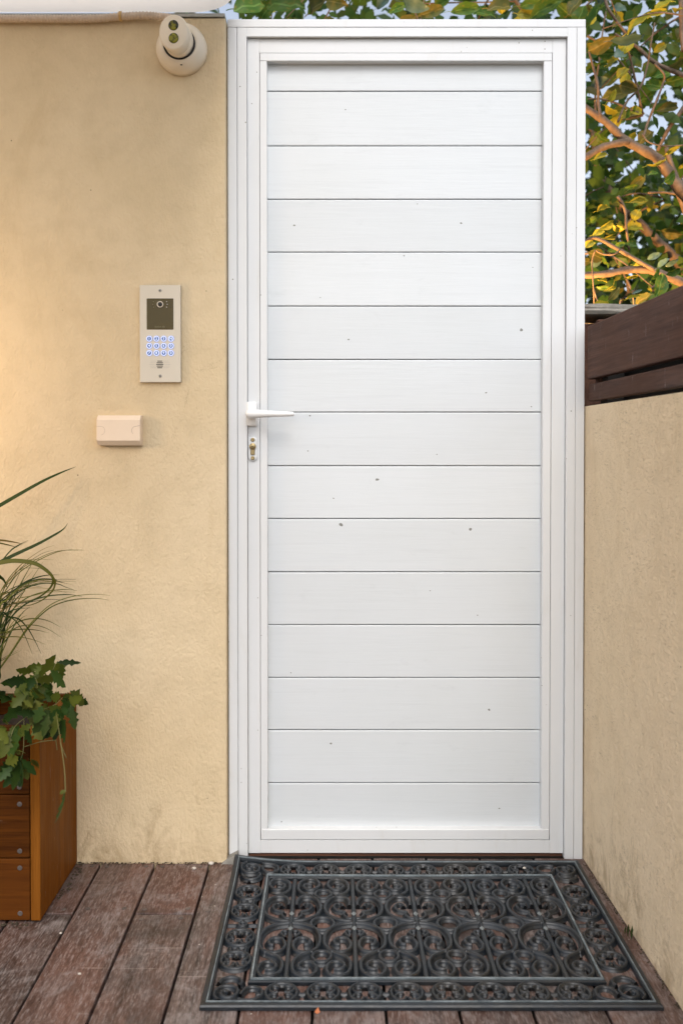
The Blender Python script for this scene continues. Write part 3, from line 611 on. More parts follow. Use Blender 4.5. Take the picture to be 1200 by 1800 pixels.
LEAVES=[((-0.7194,-0.15,0.5281),(-0.7422,-0.2,0.5475),0.0281,1),((-0.6989,-0.2,0.522),(-0.756,-0.26,0.5311),0.0341,0),((-0.7041,-0.16,0.5175),(-0.6492,-0.2,0.5822),0.0257,1),((-0.6639,-0.15,0.5523),(-0.6021,-0.16,0.5528),0.0179,0),((-0.6623,-0.2,0.5456),(-0.6047,-0.27,0.5246),0.0373,0),((-0.6813,-0.2,0.5102),(-0.6561,-0.22,0.5133),0.0162,0),((-0.6958,-0.24,0.4979),(-0.7282,-0.32,0.4604),0.0375,0),((-0.7232,-0.26,0.4806),(-0.6762,-0.3,0.5036),0.02,1),((-0.7349,-0.24,0.5026),(-0.7453,-0.28,0.4911),0.0315,0),((-0.6876,-0.27,0.5155),(-0.7109,-0.3,0.4991),0.0178,1),((-0.626,-0.3,0.4879),(-0.6345,-0.4,0.462),0.0401,0),((-0.6142,-0.28,0.5001),(-0.5489,-0.38,0.4814),0.0406,0),((-0.6044,-0.34,0.4909),(-0.5878,-0.42,0.4601),0.0313,1),((-0.5957,-0.34,0.4821),(-0.5565,-0.44,0.4563),0.0331,0),((-0.619,-0.25,0.4961),(-0.5811,-0.3,0.5148),0.02,1),((-0.6628,-0.33,0.4614),(-0.6829,-0.36,0.4425),0.0281,1),((-0.6944,-0.34,0.4579),(-0.6763,-0.42,0.4094),0.0418,0),((-0.6769,-0.34,0.4513),(-0.6436,-0.38,0.434),0.0235,0),((-0.6767,-0.36,0.3923),(-0.6483,-0.48,0.3737),0.0263,0),((-0.6717,-0.38,0.4016),(-0.6392,-0.46,0.37),0.0123,0),((-0.7142,-0.34,0.4535),(-0.7112,-0.4,0.4194),0.0317,0),((-0.738,-0.3,0.4609),(-0.7112,-0.33,0.4614),0.0153,1),((-0.5015,-0.62,0.4284),(-0.4886,-0.72,0.4091),0.0262,0),((-0.4997,-0.62,0.4293),(-0.4966,-0.66,0.4366),0.0109,1),((-0.7896,-0.2,0.4772),(-0.7436,-0.26,0.5127),0.0273,0),((-0.6907,-0.3,0.5059),(-0.6547,-0.34,0.4997),0.0153,1),((-0.6741,-0.27,0.4973),(-0.667,-0.33,0.4879),0.0197,0),((-0.6701,-0.22,0.497),(-0.6327,-0.25,0.5007),0.0137,0),((-0.5767,-0.33,0.5056),(-0.5463,-0.4,0.4706),0.0253,0),((-0.6383,-0.33,0.5012),(-0.6369,-0.38,0.4771),0.0299,0),((-0.6154,-0.36,0.4926),(-0.6067,-0.42,0.4601),0.023,0)]
STEMS=[([(-0.6868,-0.24,0.4562),(-0.6911,-0.22,0.4829),(-0.6993,-0.18,0.5048),(-0.7125,-0.16,0.5211),(-0.7213,-0.15,0.5293)],0.0008),([(-0.6993,-0.18,0.5096),(-0.7029,-0.16,0.5175)],0.0006),([(-0.6894,-0.19,0.5052),(-0.6799,-0.19,0.5146),(-0.6721,-0.17,0.5261),(-0.6639,-0.15,0.5523)],0.0006),([(-0.6668,-0.36,0.4211),(-0.6483,-0.36,0.4272),(-0.6254,-0.37,0.436),(-0.5953,-0.38,0.4422)],0.0006),([(-0.6868,-0.24,0.4586),(-0.6414,-0.28,0.482),(-0.617,-0.3,0.4969),(-0.619,-0.25,0.4961)],0.0006),([(-0.6857,-0.25,0.4616),(-0.6887,-0.3,0.4632),(-0.6944,-0.34,0.4579),(-0.6959,-0.36,0.4425)],0.0007),([(-0.6887,-0.3,0.4609),(-0.6654,-0.37,0.4219),(-0.672,-0.37,0.3959)],0.0006),([(-0.6868,-0.24,0.4586),(-0.7154,-0.25,0.4731),(-0.7373,-0.24,0.4887)],0.0006),([(-0.5931,-0.38,0.4426),(-0.5904,-0.38,0.421)],0.0005),([(-0.571,-0.42,0.4475),(-0.5586,-0.42,0.4179)],0.0003),([(-0.6044,-0.34,0.4865),(-0.5585,-0.46,0.4692),(-0.5198,-0.56,0.4459),(-0.4997,-0.62,0.4284)],0.0002)]
BRANCHES=[([(1.3974,0.7,1.6598),(1.2695,0.712,1.7944),(1.1599,0.7,1.8948),(1.1017,0.712,1.9829),(1.0555,0.7,2.0261),(0.9649,0.712,2.0808),(0.8947,0.7,2.1385),(0.813,0.712,2.1993),(0.6965,0.7,2.2602)],[0.0379,0.0303,0.0237,0.0208,0.0189,0.0161,0.0142,0.0133,0.0095]),([(0.9704,0.7,2.0767),(0.8893,0.712,2.062),(0.8105,0.7,2.0167),(0.7004,0.712,1.9829)],[0.0133,0.0133,0.0123,0.0095]),([(1.4408,0.8,2.2233),(1.2014,0.812,2.3347),(1.0894,0.8,2.378),(1.0309,0.812,2.4374),(0.9528,0.8,2.4745)],[0.0137,0.0098,0.0078,0.0069,0.0049]),([(0.8609,0.65,2.1387),(0.8569,0.662,2.1894),(0.8512,0.65,2.2399),(0.8396,0.662,2.3038),(0.8211,0.65,2.3501)],[0.0056,0.0056,0.0047,0.0047,0.0037]),([(1.0105,0.68,2.0847),(1.0294,0.692,2.1356),(1.051,0.68,2.1963),(1.0794,0.692,2.2662),(1.0767,0.68,2.2892),(1.0509,0.692,2.3278)],[0.0047,0.0047,0.0047,0.0038,0.0038,0.0038]),([(0.9482,0.75,2.1567),(0.9805,0.762,2.228),(1.0242,0.75,2.2766),(1.0509,0.762,2.3521),(1.056,0.75,2.404),(1.0751,0.762,2.4951)],[0.0048,0.0039,0.0039,0.0039,0.0029,0.0029]),([(1.3513,0.6,1.4758),(1.1271,0.612,1.5872),(1.0218,0.6,1.6251),(0.9527,0.612,1.6347),(0.8576,0.6,1.6178),(0.7788,0.612,1.6165),(0.6751,0.6,1.6214)],[0.0201,0.0165,0.0137,0.0137,0.0128,0.0119,0.0092]),([(1.0146,0.58,1.6266),(0.955,0.592,1.6652),(0.8874,0.58,1.6988),(0.8273,0.592,1.7323),(0.7823,0.58,1.7114),(0.7275,0.592,1.6833)],[0.0073,0.0073,0.0073,0.0064,0.0045,0.0036]),([(1.524,1.3,1.5767),(1.368,1.312,1.8059),(1.2948,1.3,1.8713),(1.2304,1.312,1.9422),(1.135,1.3,2.0296),(1.0701,1.312,2.1236),(1.0389,1.3,2.1877),(1.0236,1.312,2.3273)],[0.0296,0.0228,0.0217,0.0205,0.0194,0.0171,0.0137,0.0091]),([(0.9083,0.62,1.8723),(0.9363,0.632,1.8298),(0.9363,0.62,1.7717),(0.9498,0.632,1.7012)],[0.0074,0.0055,0.0046,0.0037]),([(0.8076,0.6,2.5983),(0.857,0.612,2.5143),(0.8681,0.6,2.4632),(0.903,0.612,2.4239),(0.9266,0.6,2.3857)],[0.0073,0.0064,0.0055,0.0046,0.0037]),([(0.5214,0.9,2.7994),(0.6346,0.912,2.6463),(0.6927,0.9,2.5606),(0.7866,0.912,2.4262)],[0.0081,0.0071,0.0081,0.0091]),([(0.2208,0.9,2.6244),(0.3828,0.912,2.6363),(0.5218,0.9,2.6323),(0.6346,0.912,2.6423)],[0.002,0.003,0.003,0.004]),([(1.428,0.95,2.5439),(1.2507,0.962,2.2848),(1.1954,0.95,2.2092),(1.1593,0.962,2.1319)],[0.0144,0.0092,0.0082,0.0062]),([(1.3297,0.85,1.6702),(1.2239,0.862,1.8908),(1.1849,0.85,1.9902),(1.153,0.862,2.1085)],[0.0219,0.0159,0.0139,0.008]),([(1.1797,0.8,1.9287),(1.1256,0.812,1.9399),(1.0685,0.8,1.9345)],[0.0049,0.0039,0.0039]),([(0.8007,0.5,1.6721),(0.7956,0.512,1.6395),(0.7959,0.5,1.5668),(0.8033,0.512,1.4896)],[0.0026,0.0026,0.0026,0.0018]),([(0.8281,0.5,1.4702),(0.8067,0.512,1.5337),(0.7959,0.5,1.5668)],[0.0018,0.0026,0.0018]),([(0.8171,0.55,1.6831),(0.8458,0.562,1.6732),(0.8745,0.55,1.6706),(0.8998,0.562,1.6894)],[0.0027,0.0027,0.0027,0.0027]),([(1.0575,1.0,2.4023),(1.0778,1.012,2.4693),(1.0774,1.0,2.567)],[0.0063,0.0052,0.0042]),([(0.917,0.9,2.2413),(0.9201,0.912,2.3461),(0.9282,0.9,2.421),(0.9434,0.912,2.5263),(0.9515,0.9,2.6005)],[0.0051,0.004,0.004,0.003,0.003]),([(1.1105,0.6,2.0297),(1.0603,0.612,2.0302),(1.0012,0.6,2.0388),(0.9833,0.612,2.0702)],[0.0027,0.0027,0.0027,0.0018]),([(1.0975,0.55,2.4157),(1.0215,0.562,2.4321),(0.9458,0.55,2.4121),(0.8425,0.562,2.3823)],[0.0036,0.0027,0.0018,0.0018]),([(1.1583,0.75,2.5653),(1.1654,0.762,2.476),(1.167,0.75,2.3945)],[0.0096,0.0087,0.0077]),([(0.9082,0.45,1.4542),(0.9085,0.462,1.5079),(0.8991,0.45,1.5404)],[0.0035,0.0026,0.0026]),([(0.8614,0.45,1.4715),(0.8685,0.462,1.5166)],[0.0026,0.0026])]
HERO=[((0.8391,0.5,1.7492),0.0777,0.0305,25,1),((0.9354,0.52,1.7877),0.0427,0.0409,60,1),((0.8248,0.5,1.8),0.0495,0.0244,8,1),((0.8726,0.5,1.7404),0.0424,0.0284,-20,1),((0.7831,0.5,1.6896),0.0459,0.0264,20,1),((0.8187,0.52,1.7312),0.0463,0.0246,20,1),((0.8481,0.5,1.7089),0.053,0.0162,5,1),((0.797,0.42,1.4874),0.0686,0.0316,5,1),((0.8362,0.42,1.5249),0.0549,0.0316,50,3),((0.9507,0.55,1.8365),0.0647,0.0207,5,1),((1.0225,0.6,2.4506),0.0952,0.0253,12,1),((0.9664,0.6,2.4146),0.0952,0.0295,30,1),((1.0626,0.65,2.4933),0.082,0.0386,25,1),((1.0432,0.62,2.3478),0.0516,0.0339,30,1),((0.9228,0.62,2.2678),0.0516,0.0382,35,1),((0.9194,0.55,2.3448),0.1223,0.0414,10,2),((0.8487,0.6,2.3496),0.1025,0.0589,15,3),((0.8461,0.7,2.475),0.1288,0.0872,60,0),((1.0973,0.62,2.473),0.059,0.0254,20,1),((1.0778,0.6,2.0134),0.0586,0.0189,25,1),((1.0289,0.6,1.9754),0.0805,0.0168,22,1),((0.8485,0.6,1.9935),0.0549,0.0211,20,1),((1.0786,0.62,1.9343),0.059,0.0551,40,0),((1.013,0.8,2.1207),0.047,0.0496,0,1),((1.1138,0.95,2.1787),0.074,0.0615,40,3),((1.052,0.7,1.9698),0.0455,0.0196,10,0),((1.0138,0.8,1.9559),0.0548,0.0203,10,0),((1.101,1.0,2.0308),0.0835,0.048,40,3),((0.9454,0.8,1.9908),0.0392,0.0225,10,0),((0.9856,0.5,1.6545),0.0495,0.0244,20,2),((1.0048,0.48,1.6294),0.0491,0.0242,35,2),((1.031,0.48,1.6294),0.0491,0.0202,25,2),((0.9894,0.5,1.6019),0.0495,0.0325,60,0),((1.0037,0.5,1.5668),0.0918,0.0569,70,0),((1.0475,0.5,1.6054),0.0636,0.0284,20,0),((0.9118,0.6,1.7123),0.0439,0.0211,15,0),((0.9483,0.6,1.7123),0.0439,0.0253,-20,0),((0.9965,0.7,1.7726),0.0493,0.0174,10,2),((0.8585,0.7,1.8196),0.0531,0.0261,15,0),((0.9027,0.45,1.518),0.0555,0.01,12,1),((0.9164,0.45,1.537),0.0416,0.01,20,2),((0.8578,0.6,1.576),0.0513,0.0211,0,0),((0.8852,0.6,1.5705),0.0513,0.0147,10,1),((0.9555,0.62,1.6125),0.059,0.0127,12,1),((0.8426,0.55,1.5867),0.0504,0.0124,0,1),((1.025,0.9,2.3612),0.0566,0.0465,80,1),((1.2267,1.0,1.8446),0.0835,0.0528,-15,3),((1.2054,1.0,1.9378),0.0584,0.0288,10,3),((1.1555,0.9,2.3811),0.089,0.0465,20,0),((1.1057,0.9,2.3012),0.089,0.0698,30,0),((0.9635,0.8,2.2717),0.1175,0.0586,10,3),((0.9042,0.9,2.4011),0.1052,0.0372,20,0),((0.9797,0.95,2.4426),0.1233,0.0615,20,0),((1.0647,0.9,2.451),0.1214,0.0558,10,0),((1.1867,0.85,2.3406),0.0956,0.0504,15,0),((0.9046,0.9,2.3112),0.089,0.0465,-15,3),((0.9755,1.0,2.2167),0.0835,0.072,30,0),((1.0272,1.0,2.258),0.0918,0.0432,5,0),((1.1672,0.8,2.378),0.0784,0.0586,30,3),((1.1763,0.9,2.2613),0.1052,0.0419,15,3),((1.1077,0.85,2.3209),0.0717,0.0504,-20,0),((-0.2724,0.6,2.4722),0.1245,0.0926,20,0),((-0.1646,0.62,2.4857),0.1475,0.0933,-10,0),((-0.2256,0.7,2.5104),0.0985,0.0567,40,0),((-0.0554,0.65,2.5006),0.1118,0.0643,10,3),((0.0,0.7,2.5328),0.0909,0.0654,-20,3),((0.0564,0.7,2.5477),0.0985,0.0523,15,0),((0.2068,0.7,2.5142),0.0758,0.0349,30,0),((0.2632,0.7,2.5216),0.1061,0.0523,-15,2),((0.325,0.75,2.5273),0.1002,0.0487,20,3),((0.4324,0.7,2.5104),0.1137,0.0479,10,0),((0.4971,0.75,2.5198),0.0925,0.0443,-20,0),((0.5451,0.7,2.5179),0.1137,0.0567,15,3),((0.6955,0.7,2.5142),0.1288,0.0567,20,0),((0.7743,0.75,2.5235),0.1002,0.0532,-30,0),((0.7761,0.65,2.4969),0.0745,0.0514,50,3),((0.6705,0.8,2.5749),0.094,0.0451,0,0),((0.3753,0.85,2.6074),0.1195,0.055,10,0),((0.8084,0.7,2.4936),0.0758,0.0654,70,0),((0.1652,0.8,2.5864),0.0862,0.0405,20,2)]
gp = thing('grass_plant', 'long arching grass blades rising from the wooden planter', 'plant', (-.82, -.15, .395))
GL = -Vector(gp.location)
def blade(pts, wid, tone):
    P = spline(pts, 5); n = len(P); m = MB(); vs_ = []
    for i, p in enumerate(P):
        t = (P[min(i+1, n-1)]-P[max(i-1, 0)]).normalized(); s = t.cross(Vector((0, -1, 0)))
        s = s.normalized() if s.length > 1e-4 else Vector((0, 0, 1))
        s = (s + Vector((0, -.35, 0))).normalized()
        f = i/(n-1); wv = wid*.5*min(1, .75+f)*(1-max(0, (f-.45)/.55)**1.7)+.0002
        dn = s.cross(t).normalized()
        vs_ += [p-s*wv, p+dn*wv*.35, p+s*wv]
    fs = []
    for i in range(n-1):
        a = i*3; fs += [(a, a+1, a+4, a+3), (a+1, a+2, a+5, a+4)]
    m.add(vs_, fs, True); o = m.build('blade', M_BLADE[tone], gp); o.location = GL; return o
for pts, wid, tone in BLADES:
    # grow the blade back to the crown in the soil
    p0 = Vector(pts[0]); root = Vector((-.835+rnd.uniform(-.03, .03), -.15+rnd.uniform(-.03, .03), .395))
    if p0.z > root.z+.06: e_ = p0+(p0-Vector(pts[1]))*.8; pts = [tuple(root), tuple(root.lerp(e_, .55)+Vector((-.02, 0, .02)))]+([tuple(e_)] if (e_-root).length > .08 and e_.z > root.z else [])+list(pts)
    blade(pts, wid*1.15, tone)
    if wid < .006:
        j_ = Vector((rnd.uniform(-.02, .01), rnd.uniform(-.03, .0), rnd.uniform(-.03, .02)))
        blade([tuple(Vector(p)+j_*(k_/len(pts))) for k_, p in enumerate(pts)], wid*.9, rnd.choice((0, 1, tone)))
for i in range(46):                                # the rest of the tuft, mostly past the picture's edge
    a = rnd.uniform(0, 2*math.pi); L = rnd.uniform(.25, .5); lean = rnd.uniform(.1, .75)
    root = Vector((-.90+rnd.uniform(-.09, .03), -.15+rnd.uniform(-.06, .06), .395))
    dx = math.cos(a)*.8-.5; dy = math.sin(a)*.4
    tip = root+Vector((dx*L*lean, max(-.22, min(.10, dy*L*lean)), L*(1.05-lean*.7)))
    tip.y = min(tip.y, -.03); mid = root.lerp(tip, .55)+Vector((0, 0, .09*lean+.03))
    blade([tuple(root), tuple(mid), tuple(tip)], rnd.uniform(.003, .009), rnd.choice((0, 0, 1, 1, 2)))

def lobed(base, tip, wid, tone, par):
    b = Vector(base); tp = Vector(tip); ax = tp-b; L = ax.length; ax.normalize()
    s = ax.cross(Vector((rnd.uniform(-.35, .35), -1, rnd.uniform(-.2, .35)))).normalized(); nn = s.cross(ax).normalized()
    if nn.y > 0: nn = -nn
    out = [(0, .03), (.10, .16), (.16, .42), (.24, .30), (.30, .50), (.42, .82), (.47, .50), (.53, .46), (.63, .74), (.72, .42), (.78, .36), (.86, .34), (.94, .14), (1, .01)]
    out = [(u, w*rnd.uniform(.85, 1.15)) for u, w in out]
    vs_ = []; fs = []; n = len(out); bend = rnd.uniform(.10, .3)
    for u, w in out:
        c = b+ax*L*u-nn*(bend*L*(u-.5)**2-bend*L*.25)*-1
        vs_ += [c, c+s*w*wid*.62+nn*w*wid*.16, c-s*w*wid*.62+nn*w*wid*.16]
    for i in range(n-1):
        a = i*3; fs += [(a, a+3, a+4, a+1), (a, a+2, a+5, a+3)]
    m = MB().add(vs_, fs, True); o = m.build('leaf', M_LOBED[tone], par); o.location = -Vector(par.location); return o
lp = thing('leafy_plant', 'trailing plant with jagged lobed leaves over the planter corner', 'plant', (-.735, -.22, .395))
for st, r in STEMS:
    o = MB().tube(spline(st, 5), max(r, .0008), 6).build('stem', M_STEM, lp); o.location = -Vector(lp.location)
for b, tp, wd, tone in LEAVES: lobed(b, tp, wd, tone, lp)
for i in range(75):
    b_ = rnd.choice(LEAVES[:-9]); q_ = Vector(b_[0])+Vector((rnd.uniform(-.03, .03), rnd.uniform(-.03, .03), rnd.uniform(-.03, .02))); e_ = Vector((rnd.uniform(-1, 1), rnd.uniform(-.7, .1), rnd.uniform(-1, .5))).normalized()
    lobed(tuple(q_), tuple(q_+e_*rnd.uniform(.03, .055)), rnd.uniform(.022, .042), rnd.choice((0, 0, 1, 1)), lp)
for i in range(14):
    x = -.86-rnd.random()*.25; y = -.2-rnd.random()*.1; z = .40+rnd.random()*.06
    a = rnd.uniform(0, 6.28); lobed((x, y, z), (x+.06*math.cos(a), y-.05, z+.04*math.sin(a)), .045, rnd.choice((0, 0, 1)), lp)

# ------------------------------------------------------------------ door mat
MX0, MX1, MY0, MY1 = -.2570, .6180, -.5960, -.0060
mat_ = thing('door_mat', 'dark rubber openwork scroll door mat in front of the door', 'door mat', ((MX0+MX1)/2, (MY0+MY1)/2, .001))
ML = -Vector(mat_.location)
def lift(p):                                        # the back left corner curls up a little, the sheet is not quite flat
    x, y, z = p
    d = max(0, 1-math.hypot((x-MX0)/.20, (y-MY1)/.16))
    return (x, y, z+.016*d*d+.0008*math.sin(x*9)*math.sin(y*11)+.0008)
def mpart(m, name, mat=M_RUBBER, par=None):
    m.v = [lift(p) for p in m.v]; o = m.build(name, mat, par or mat_)
    if not par: o.location = ML
    return o
def ringframe(x0, x1, y0, y1, prof, sub=12):
    """profile (inset, height) swept round a rectangle with mitred corners"""
    m = MB(); cs = []
    for k in range(4):
        a = [(x0, y0, 1, 1), (x1, y0, -1, 1), (x1, y1, -1, -1), (x0, y1, 1, -1)][k]; b = [(x0, y0, 1, 1), (x1, y0, -1, 1), (x1, y1, -1, -1), (x0, y1, 1, -1)][(k+1) % 4]
        for i in range(sub):
            f = i/sub; cs.append([a[j]*(1-f)+b[j]*f for j in range(4)])
    n = len(cs); q = len(prof)
    for c in cs:
        for ins, hh in prof: m.v.append((c[0]+c[2]*ins, c[1]+c[3]*ins, hh))
    # mitre only at corners: recompute inset direction along straight runs
    idx = 0; m.v = []
    for k in range(4):
        A = [(x0, y0), (x1, y0), (x1, y1), (x0, y1)]; sg = [(1, 1), (-1, 1), (-1, -1), (1, -1)]
        for i in range(sub):
            f = i/sub
            for ins, hh in prof:
                ax, ay = A[k][0]+sg[k][0]*ins, A[k][1]+sg[k][1]*ins; k2 = (k+1) % 4; bx, by = A[k2][0]+sg[k2][0]*ins, A[k2][1]+sg[k2][1]*ins
                m.v.append((ax+(bx-ax)*f, ay+(by-ay)*f, hh))
    for i in range(n):
        j = (i+1) % n
        for p in range(q-1): m.f.append((i*q+p, j*q+p, j*q+p+1, i*q+p+1)); m.sm.append(False)
    return m
mpart(ringframe(MX0, MX1, MY0, MY1, [(.0170, 0), (0, 0), (0, .0065), (.0020, .0095), (.0090, .0108), (.0100, .0092), (.0106, .0092)]), 'rim')
mpart(ringframe(MX0, MX1, MY0, MY1, [(.0107, .0085), (.0107, .0116), (.0120, .0122), (.0132, .0116), (.0132, .0085)]), 'rim_ridge', M_RUBLITE)
mpart(ringframe(MX0, MX1, MY0, MY1, [(.0133, .0085), (.0136, .0098), (.0150, .0104), (.0164, .0096), (.0172, .0050), (.0174, .0)]), 'rim_cord')
FX0, FX1, FY0, FY1 = -.1690, .5300, -.5140, -.0880
mpart(ringframe(FX0, FX1, FY0, FY1, [(-.0040, 0), (-.0040, .0070), (-.003, .0096), (-.001, .0100), (0, .0090)]), 'inner_frame')
mpart(ringframe(FX0, FX1, FY0, FY1, [(.0002, .0085), (.0002, .0125), (.0022, .0132), (.0042, .0125), (.0042, .0085)]), 'inner_frame_ridge', M_RUBLITE)
mpart(ringframe(FX0, FX1, FY0, FY1, [(.0044, .0085), (.0055, .0098), (.0085, .0098), (.0100, .0060), (.0100, 0)]), 'inner_frame_cord')
TR = .0050
def cord(pts, r=TR, per=5, close=False, taper=True, hk=1.0):
    """round rubber cord on a flat flange"""
    P = [Vector((p[0], p[1], 0)) for p in pts]
    P = spline([tuple(p) for p in P], per)
    m = MB(); n = len(P); vs_ = []; prof = [(-1.85, 0), (-1.80, .20), (-.98, .34), (-.93, 1.25), (-.50, 1.95), (0, 2.15), (.50, 1.95), (.93, 1.25), (.98, .34), (1.80, .20), (1.85, 0)]
    q = len(prof)
    for i, p in enumerate(P):
        if close: t = (P[(i+1) % (n-1)]-P[(i-1) % (n-1)])
        else: t = P[min(i+1, n-1)]-P[max(i-1, 0)]
        t.normalize(); s = Vector((-t.y, t.x, 0)); f = i/(n-1)
        k = r*(1 if close or not taper else (1.0-.15*max(0, (f-.80)/.20)))
        for a, hgt in prof: vs_.append((p.x+s.x*a*k, p.y+s.y*a*k, hgt*r*hk))
    fs = [(i*q+j, i*q+j+1, (i+1)*q+j+1, (i+1)*q+j) for i in range(n-1) for j in range(q-1)]
    if not close: fs += [tuple(range(q)), tuple(range((n-1)*q, n*q))[::-1]]
    return m.add(vs_, fs, True)
def circle(cx_, cy_, r, a0=0, a1=360, n=14): return [(cx_+r*math.cos(R(a0+(a1-a0)*k/n)), cy_+r*math.sin(R(a0+(a1-a0)*k/n))) for k in range(n+1)]
TW = (FX1-FX0)/5; SX = TW/.138; SY = (FY1-FY0)/.41
half = {
 'scroll': [(.002,.207),(.03,.200),(.054,.182),(.0645,.148),(.060,.114),(.043,.096),(.022,.082),(.0105,.060),(.014,.030),(.033,.014),(.052,.020),(.059,.040),(.050,.060),(.035,.064),(.024,.055),(.024,.043),(.034,.038),(.043,.040)],
 'inner_scroll': [(.050,.099),(.032,.096),(.014,.104),(.0085,.124),(.016,.144),(.031,.149),(.043,.139),(.041,.126),(.031,.123)],
 'hook': [(.006,.176),(.015,.177),(.020,.168),(.014,.158),(.009,.152)],
 'loop': [(.002,.213),(.030,.218),(.055,.236),(.0645,.266),(.058,.296),(.040,.314),(.019,.312),(.0095,.294),(.0095,.275)],
 'curl': [(.004,.226),(.015,.228),(.0225,.241),(.020,.252),(.027,.256),(.040,.262),(.044,.277),(.035,.288),(.025,.283),(.025,.274)],
 'crown_scroll': [(.040,.318),(.023,.327),(.0105,.348),(.014,.380),(.033,.396),(.052,.390),(.059,.370),(.050,.350),(.035,.346),(.024,.355),(.024,.367),(.034,.372),(.043,.370)]}
BLUE = simple('diamond_rubber', (.16, .18, .185), .35)
for i in range(5):
    bx = FX0+TW*(i+.5)
    b = MB()
    for s0, s1 in ((FY0+.010, FY1-.010),):
        n = 10; yy = [s0+(s1-s0)*k/n for k in range(n+1)]
        pr = [(-.0052, 0), (-.0052, .0065), (-.003, .0088), (-.0015, .0080), (.0015, .0080), (.003, .0088), (.0052, .0065), (.0052, 0)]; q = len(pr)
        b.add([(bx+a, y, hgt) for y in yy for a, hgt in pr], [(k*q+j, (k+1)*q+j, (k+1)*q+j+1, k*q+j+1) for k in range(n) for j in range(q-1)])
    bar = mpart(b, 'bar')
    for bb in (.183, .241):
        y = FY0+bb*SY
        mpart(MB().add([(bx-.006, y, .0085), (bx, y-.010, .0085), (bx+.006, y, .0085), (bx, y+.010, .0085), (bx, y, .0125)], [(0,1,4),(1,2,4),(2,3,4),(3,0,4)]), 'diamond', BLUE, bar)
    for nm, pt in half.items():
        for sx in (-1, 1):
            mpart(cord([(bx+sx*a*SX, FY0+bb*SY) for a, bb in pt], TR*(.8 if nm in ('hook', 'curl') else 1)), nm)
    if i < 4:
        for bb, r in ((.082, .0195), (.203, .0255), (.327, .0190)):
            mpart(cord(circle(bx+TW/2, FY0+bb*SY, r), TR*.95, 3, True), 'ring')
def rosette(x, y, rot):
    """round border medallion: ring, four curled lobes, short ties to its neighbours"""
    ca, sa = math.cos(rot), math.sin(rot)
    def T(pts): return [(x+a*ca-b_*sa, y+a*sa+b_*ca) for a, b_ in pts]
    o = mpart(cord(T(circle(0, 0, .0305, 0, 360, 16)), TR*.85, 3, True, hk=.95), 'medallion_ring')
    for sx in (-1, 1):
        for sy in (-1, 1):
            mpart(cord(T([(sx*(.0130+.0105*math.cos(R(a))), sy*(.0130+.0105*math.sin(R(a)))) for a in range(-125, 215, 34)]), TR*.70, 2, hk=.9), 'medallion_curl', M_RUBBER, o)
def tie(x0, y0, x1, y1): mpart(cord([(x0, y0), ((x0+x1)/2, (y0+y1)/2), (x1, y1)], TR*.75, 2, taper=False, hk=.6), 'tie')
bcx = (MX0+MX1)/2-.002; sp = .0812
yb, yt = (MY0+.0174+FY0-.0040)/2, (MY1-.0174+FY1+.0040)/2
xl, xr = (MX0+.0174+FX0-.0040)/2, (MX1-.0174+FX1+.0040)/2
for y in (yb, yt):
    for k in range(8): rosette(bcx+(k-3.5)*sp, y, 0)
    for k in range(-1, 8):
        xm = bcx+(k-3)*sp
        for d in (0,): tie(xm-.0095, y+d, xm+.0095, y+d)
cyc = (MY0+MY1)/2
for x in (xl, xr):
    for d in (-.137, -.053, .053, .137): rosette(x, cyc+d, math.pi/2)
    for d in (-.095, .095):
        tie(x, cyc+d-.011, x, cyc+d+.011); tie(x-.016, cyc+d-.012, x-.016, cyc+d+.012); tie(x+.016, cyc+d-.012, x+.016, cyc+d+.012)
    mpart(cord(circle(x, cyc, .0085), TR*.7, 2, True), 'ring')
    for sx in (-1, 1): tie(x+sx*.012, cyc, x+sx*.034, cyc)
    for sy in (-1, 1): tie(x, cyc+sy*.012, x, cyc+sy*.024)
for x, sx in ((xl, 1), (xr, -1)):
    for y, sy in ((yb, 1), (yt, -1)):
        cx_, cy_ = x-sx*.004, y-sy*.003
        mpart(cord([(cx_+sx*a, cy_+sy*b_) for a, b_ in [(.004, .002), (-.004, .008), (-.012, .002), (-.008, -.010), (.006, -.013), (.018, -.004), (.019, .012), (.008, .023), (-.010, .023), (-.023, .010), (-.024, -.008), (-.014, -.021)]], TR*.85), 'corner_spiral')
        mpart(cord([(cx_+sx*a, cy_+sy*b_) for a, b_ in [(.024, -.018), (.034, -.022), (.052, -.020), (.066, -.008), (.066, .010), (.054, .020), (.040, .019), (.030, .008), (.026, -.006)]], TR*.85), 'corner_scroll')
        mpart(cord([(cx_+sx*a, cy_+sy*b_) for a, b_ in [(-.020, .032), (-.014, .046), (.002, .053), (.018, .048), (.025, .034), (.021, .024)]], TR*.85), 'corner_hook')
        tie(cx_, cy_+sy*.054, cx_, cy_+sy*.062)

# ------------------------------------------------------------------ small things on the deck
def lump(name, x, y, r, label, grp, matl=M_PEBBLE, z=0.0):
    m = MB().ball((0, 0, r*.55), (r, r*.8, r*.55), 8, 6)
    m.v = [(a*rnd.uniform(.85, 1.15), b*rnd.uniform(.85, 1.15), c) for a, b, c in m.v]
    o = m.build(name, matl); o.location = (x, y, z); tag(o, label, 'pebble', grp); return o
lump('pebble', -.3165, -.010, .0075, 'pale pebble in the deck joint at the foot of the cream wall', 'pebbles by the wall')
lump('pebble', -.3560, -.035, .0058, 'flat pale pebble on the deck just before the joint pebble', 'pebbles by the wall')
lump('pebble', -.5160, -.480, .0036, 'pale crumb low on the deck at the bottom left', 'crumbs on the deck')
lump('pebble', -.6000, -.330, .0030, 'tiny pale crumb in the gap right of the planter corner', 'crumbs on the deck')
lump('pebble', .470, -.055, .0042, 'white crumb on the mat at its back right', 'crumbs on the mat', z=.011)
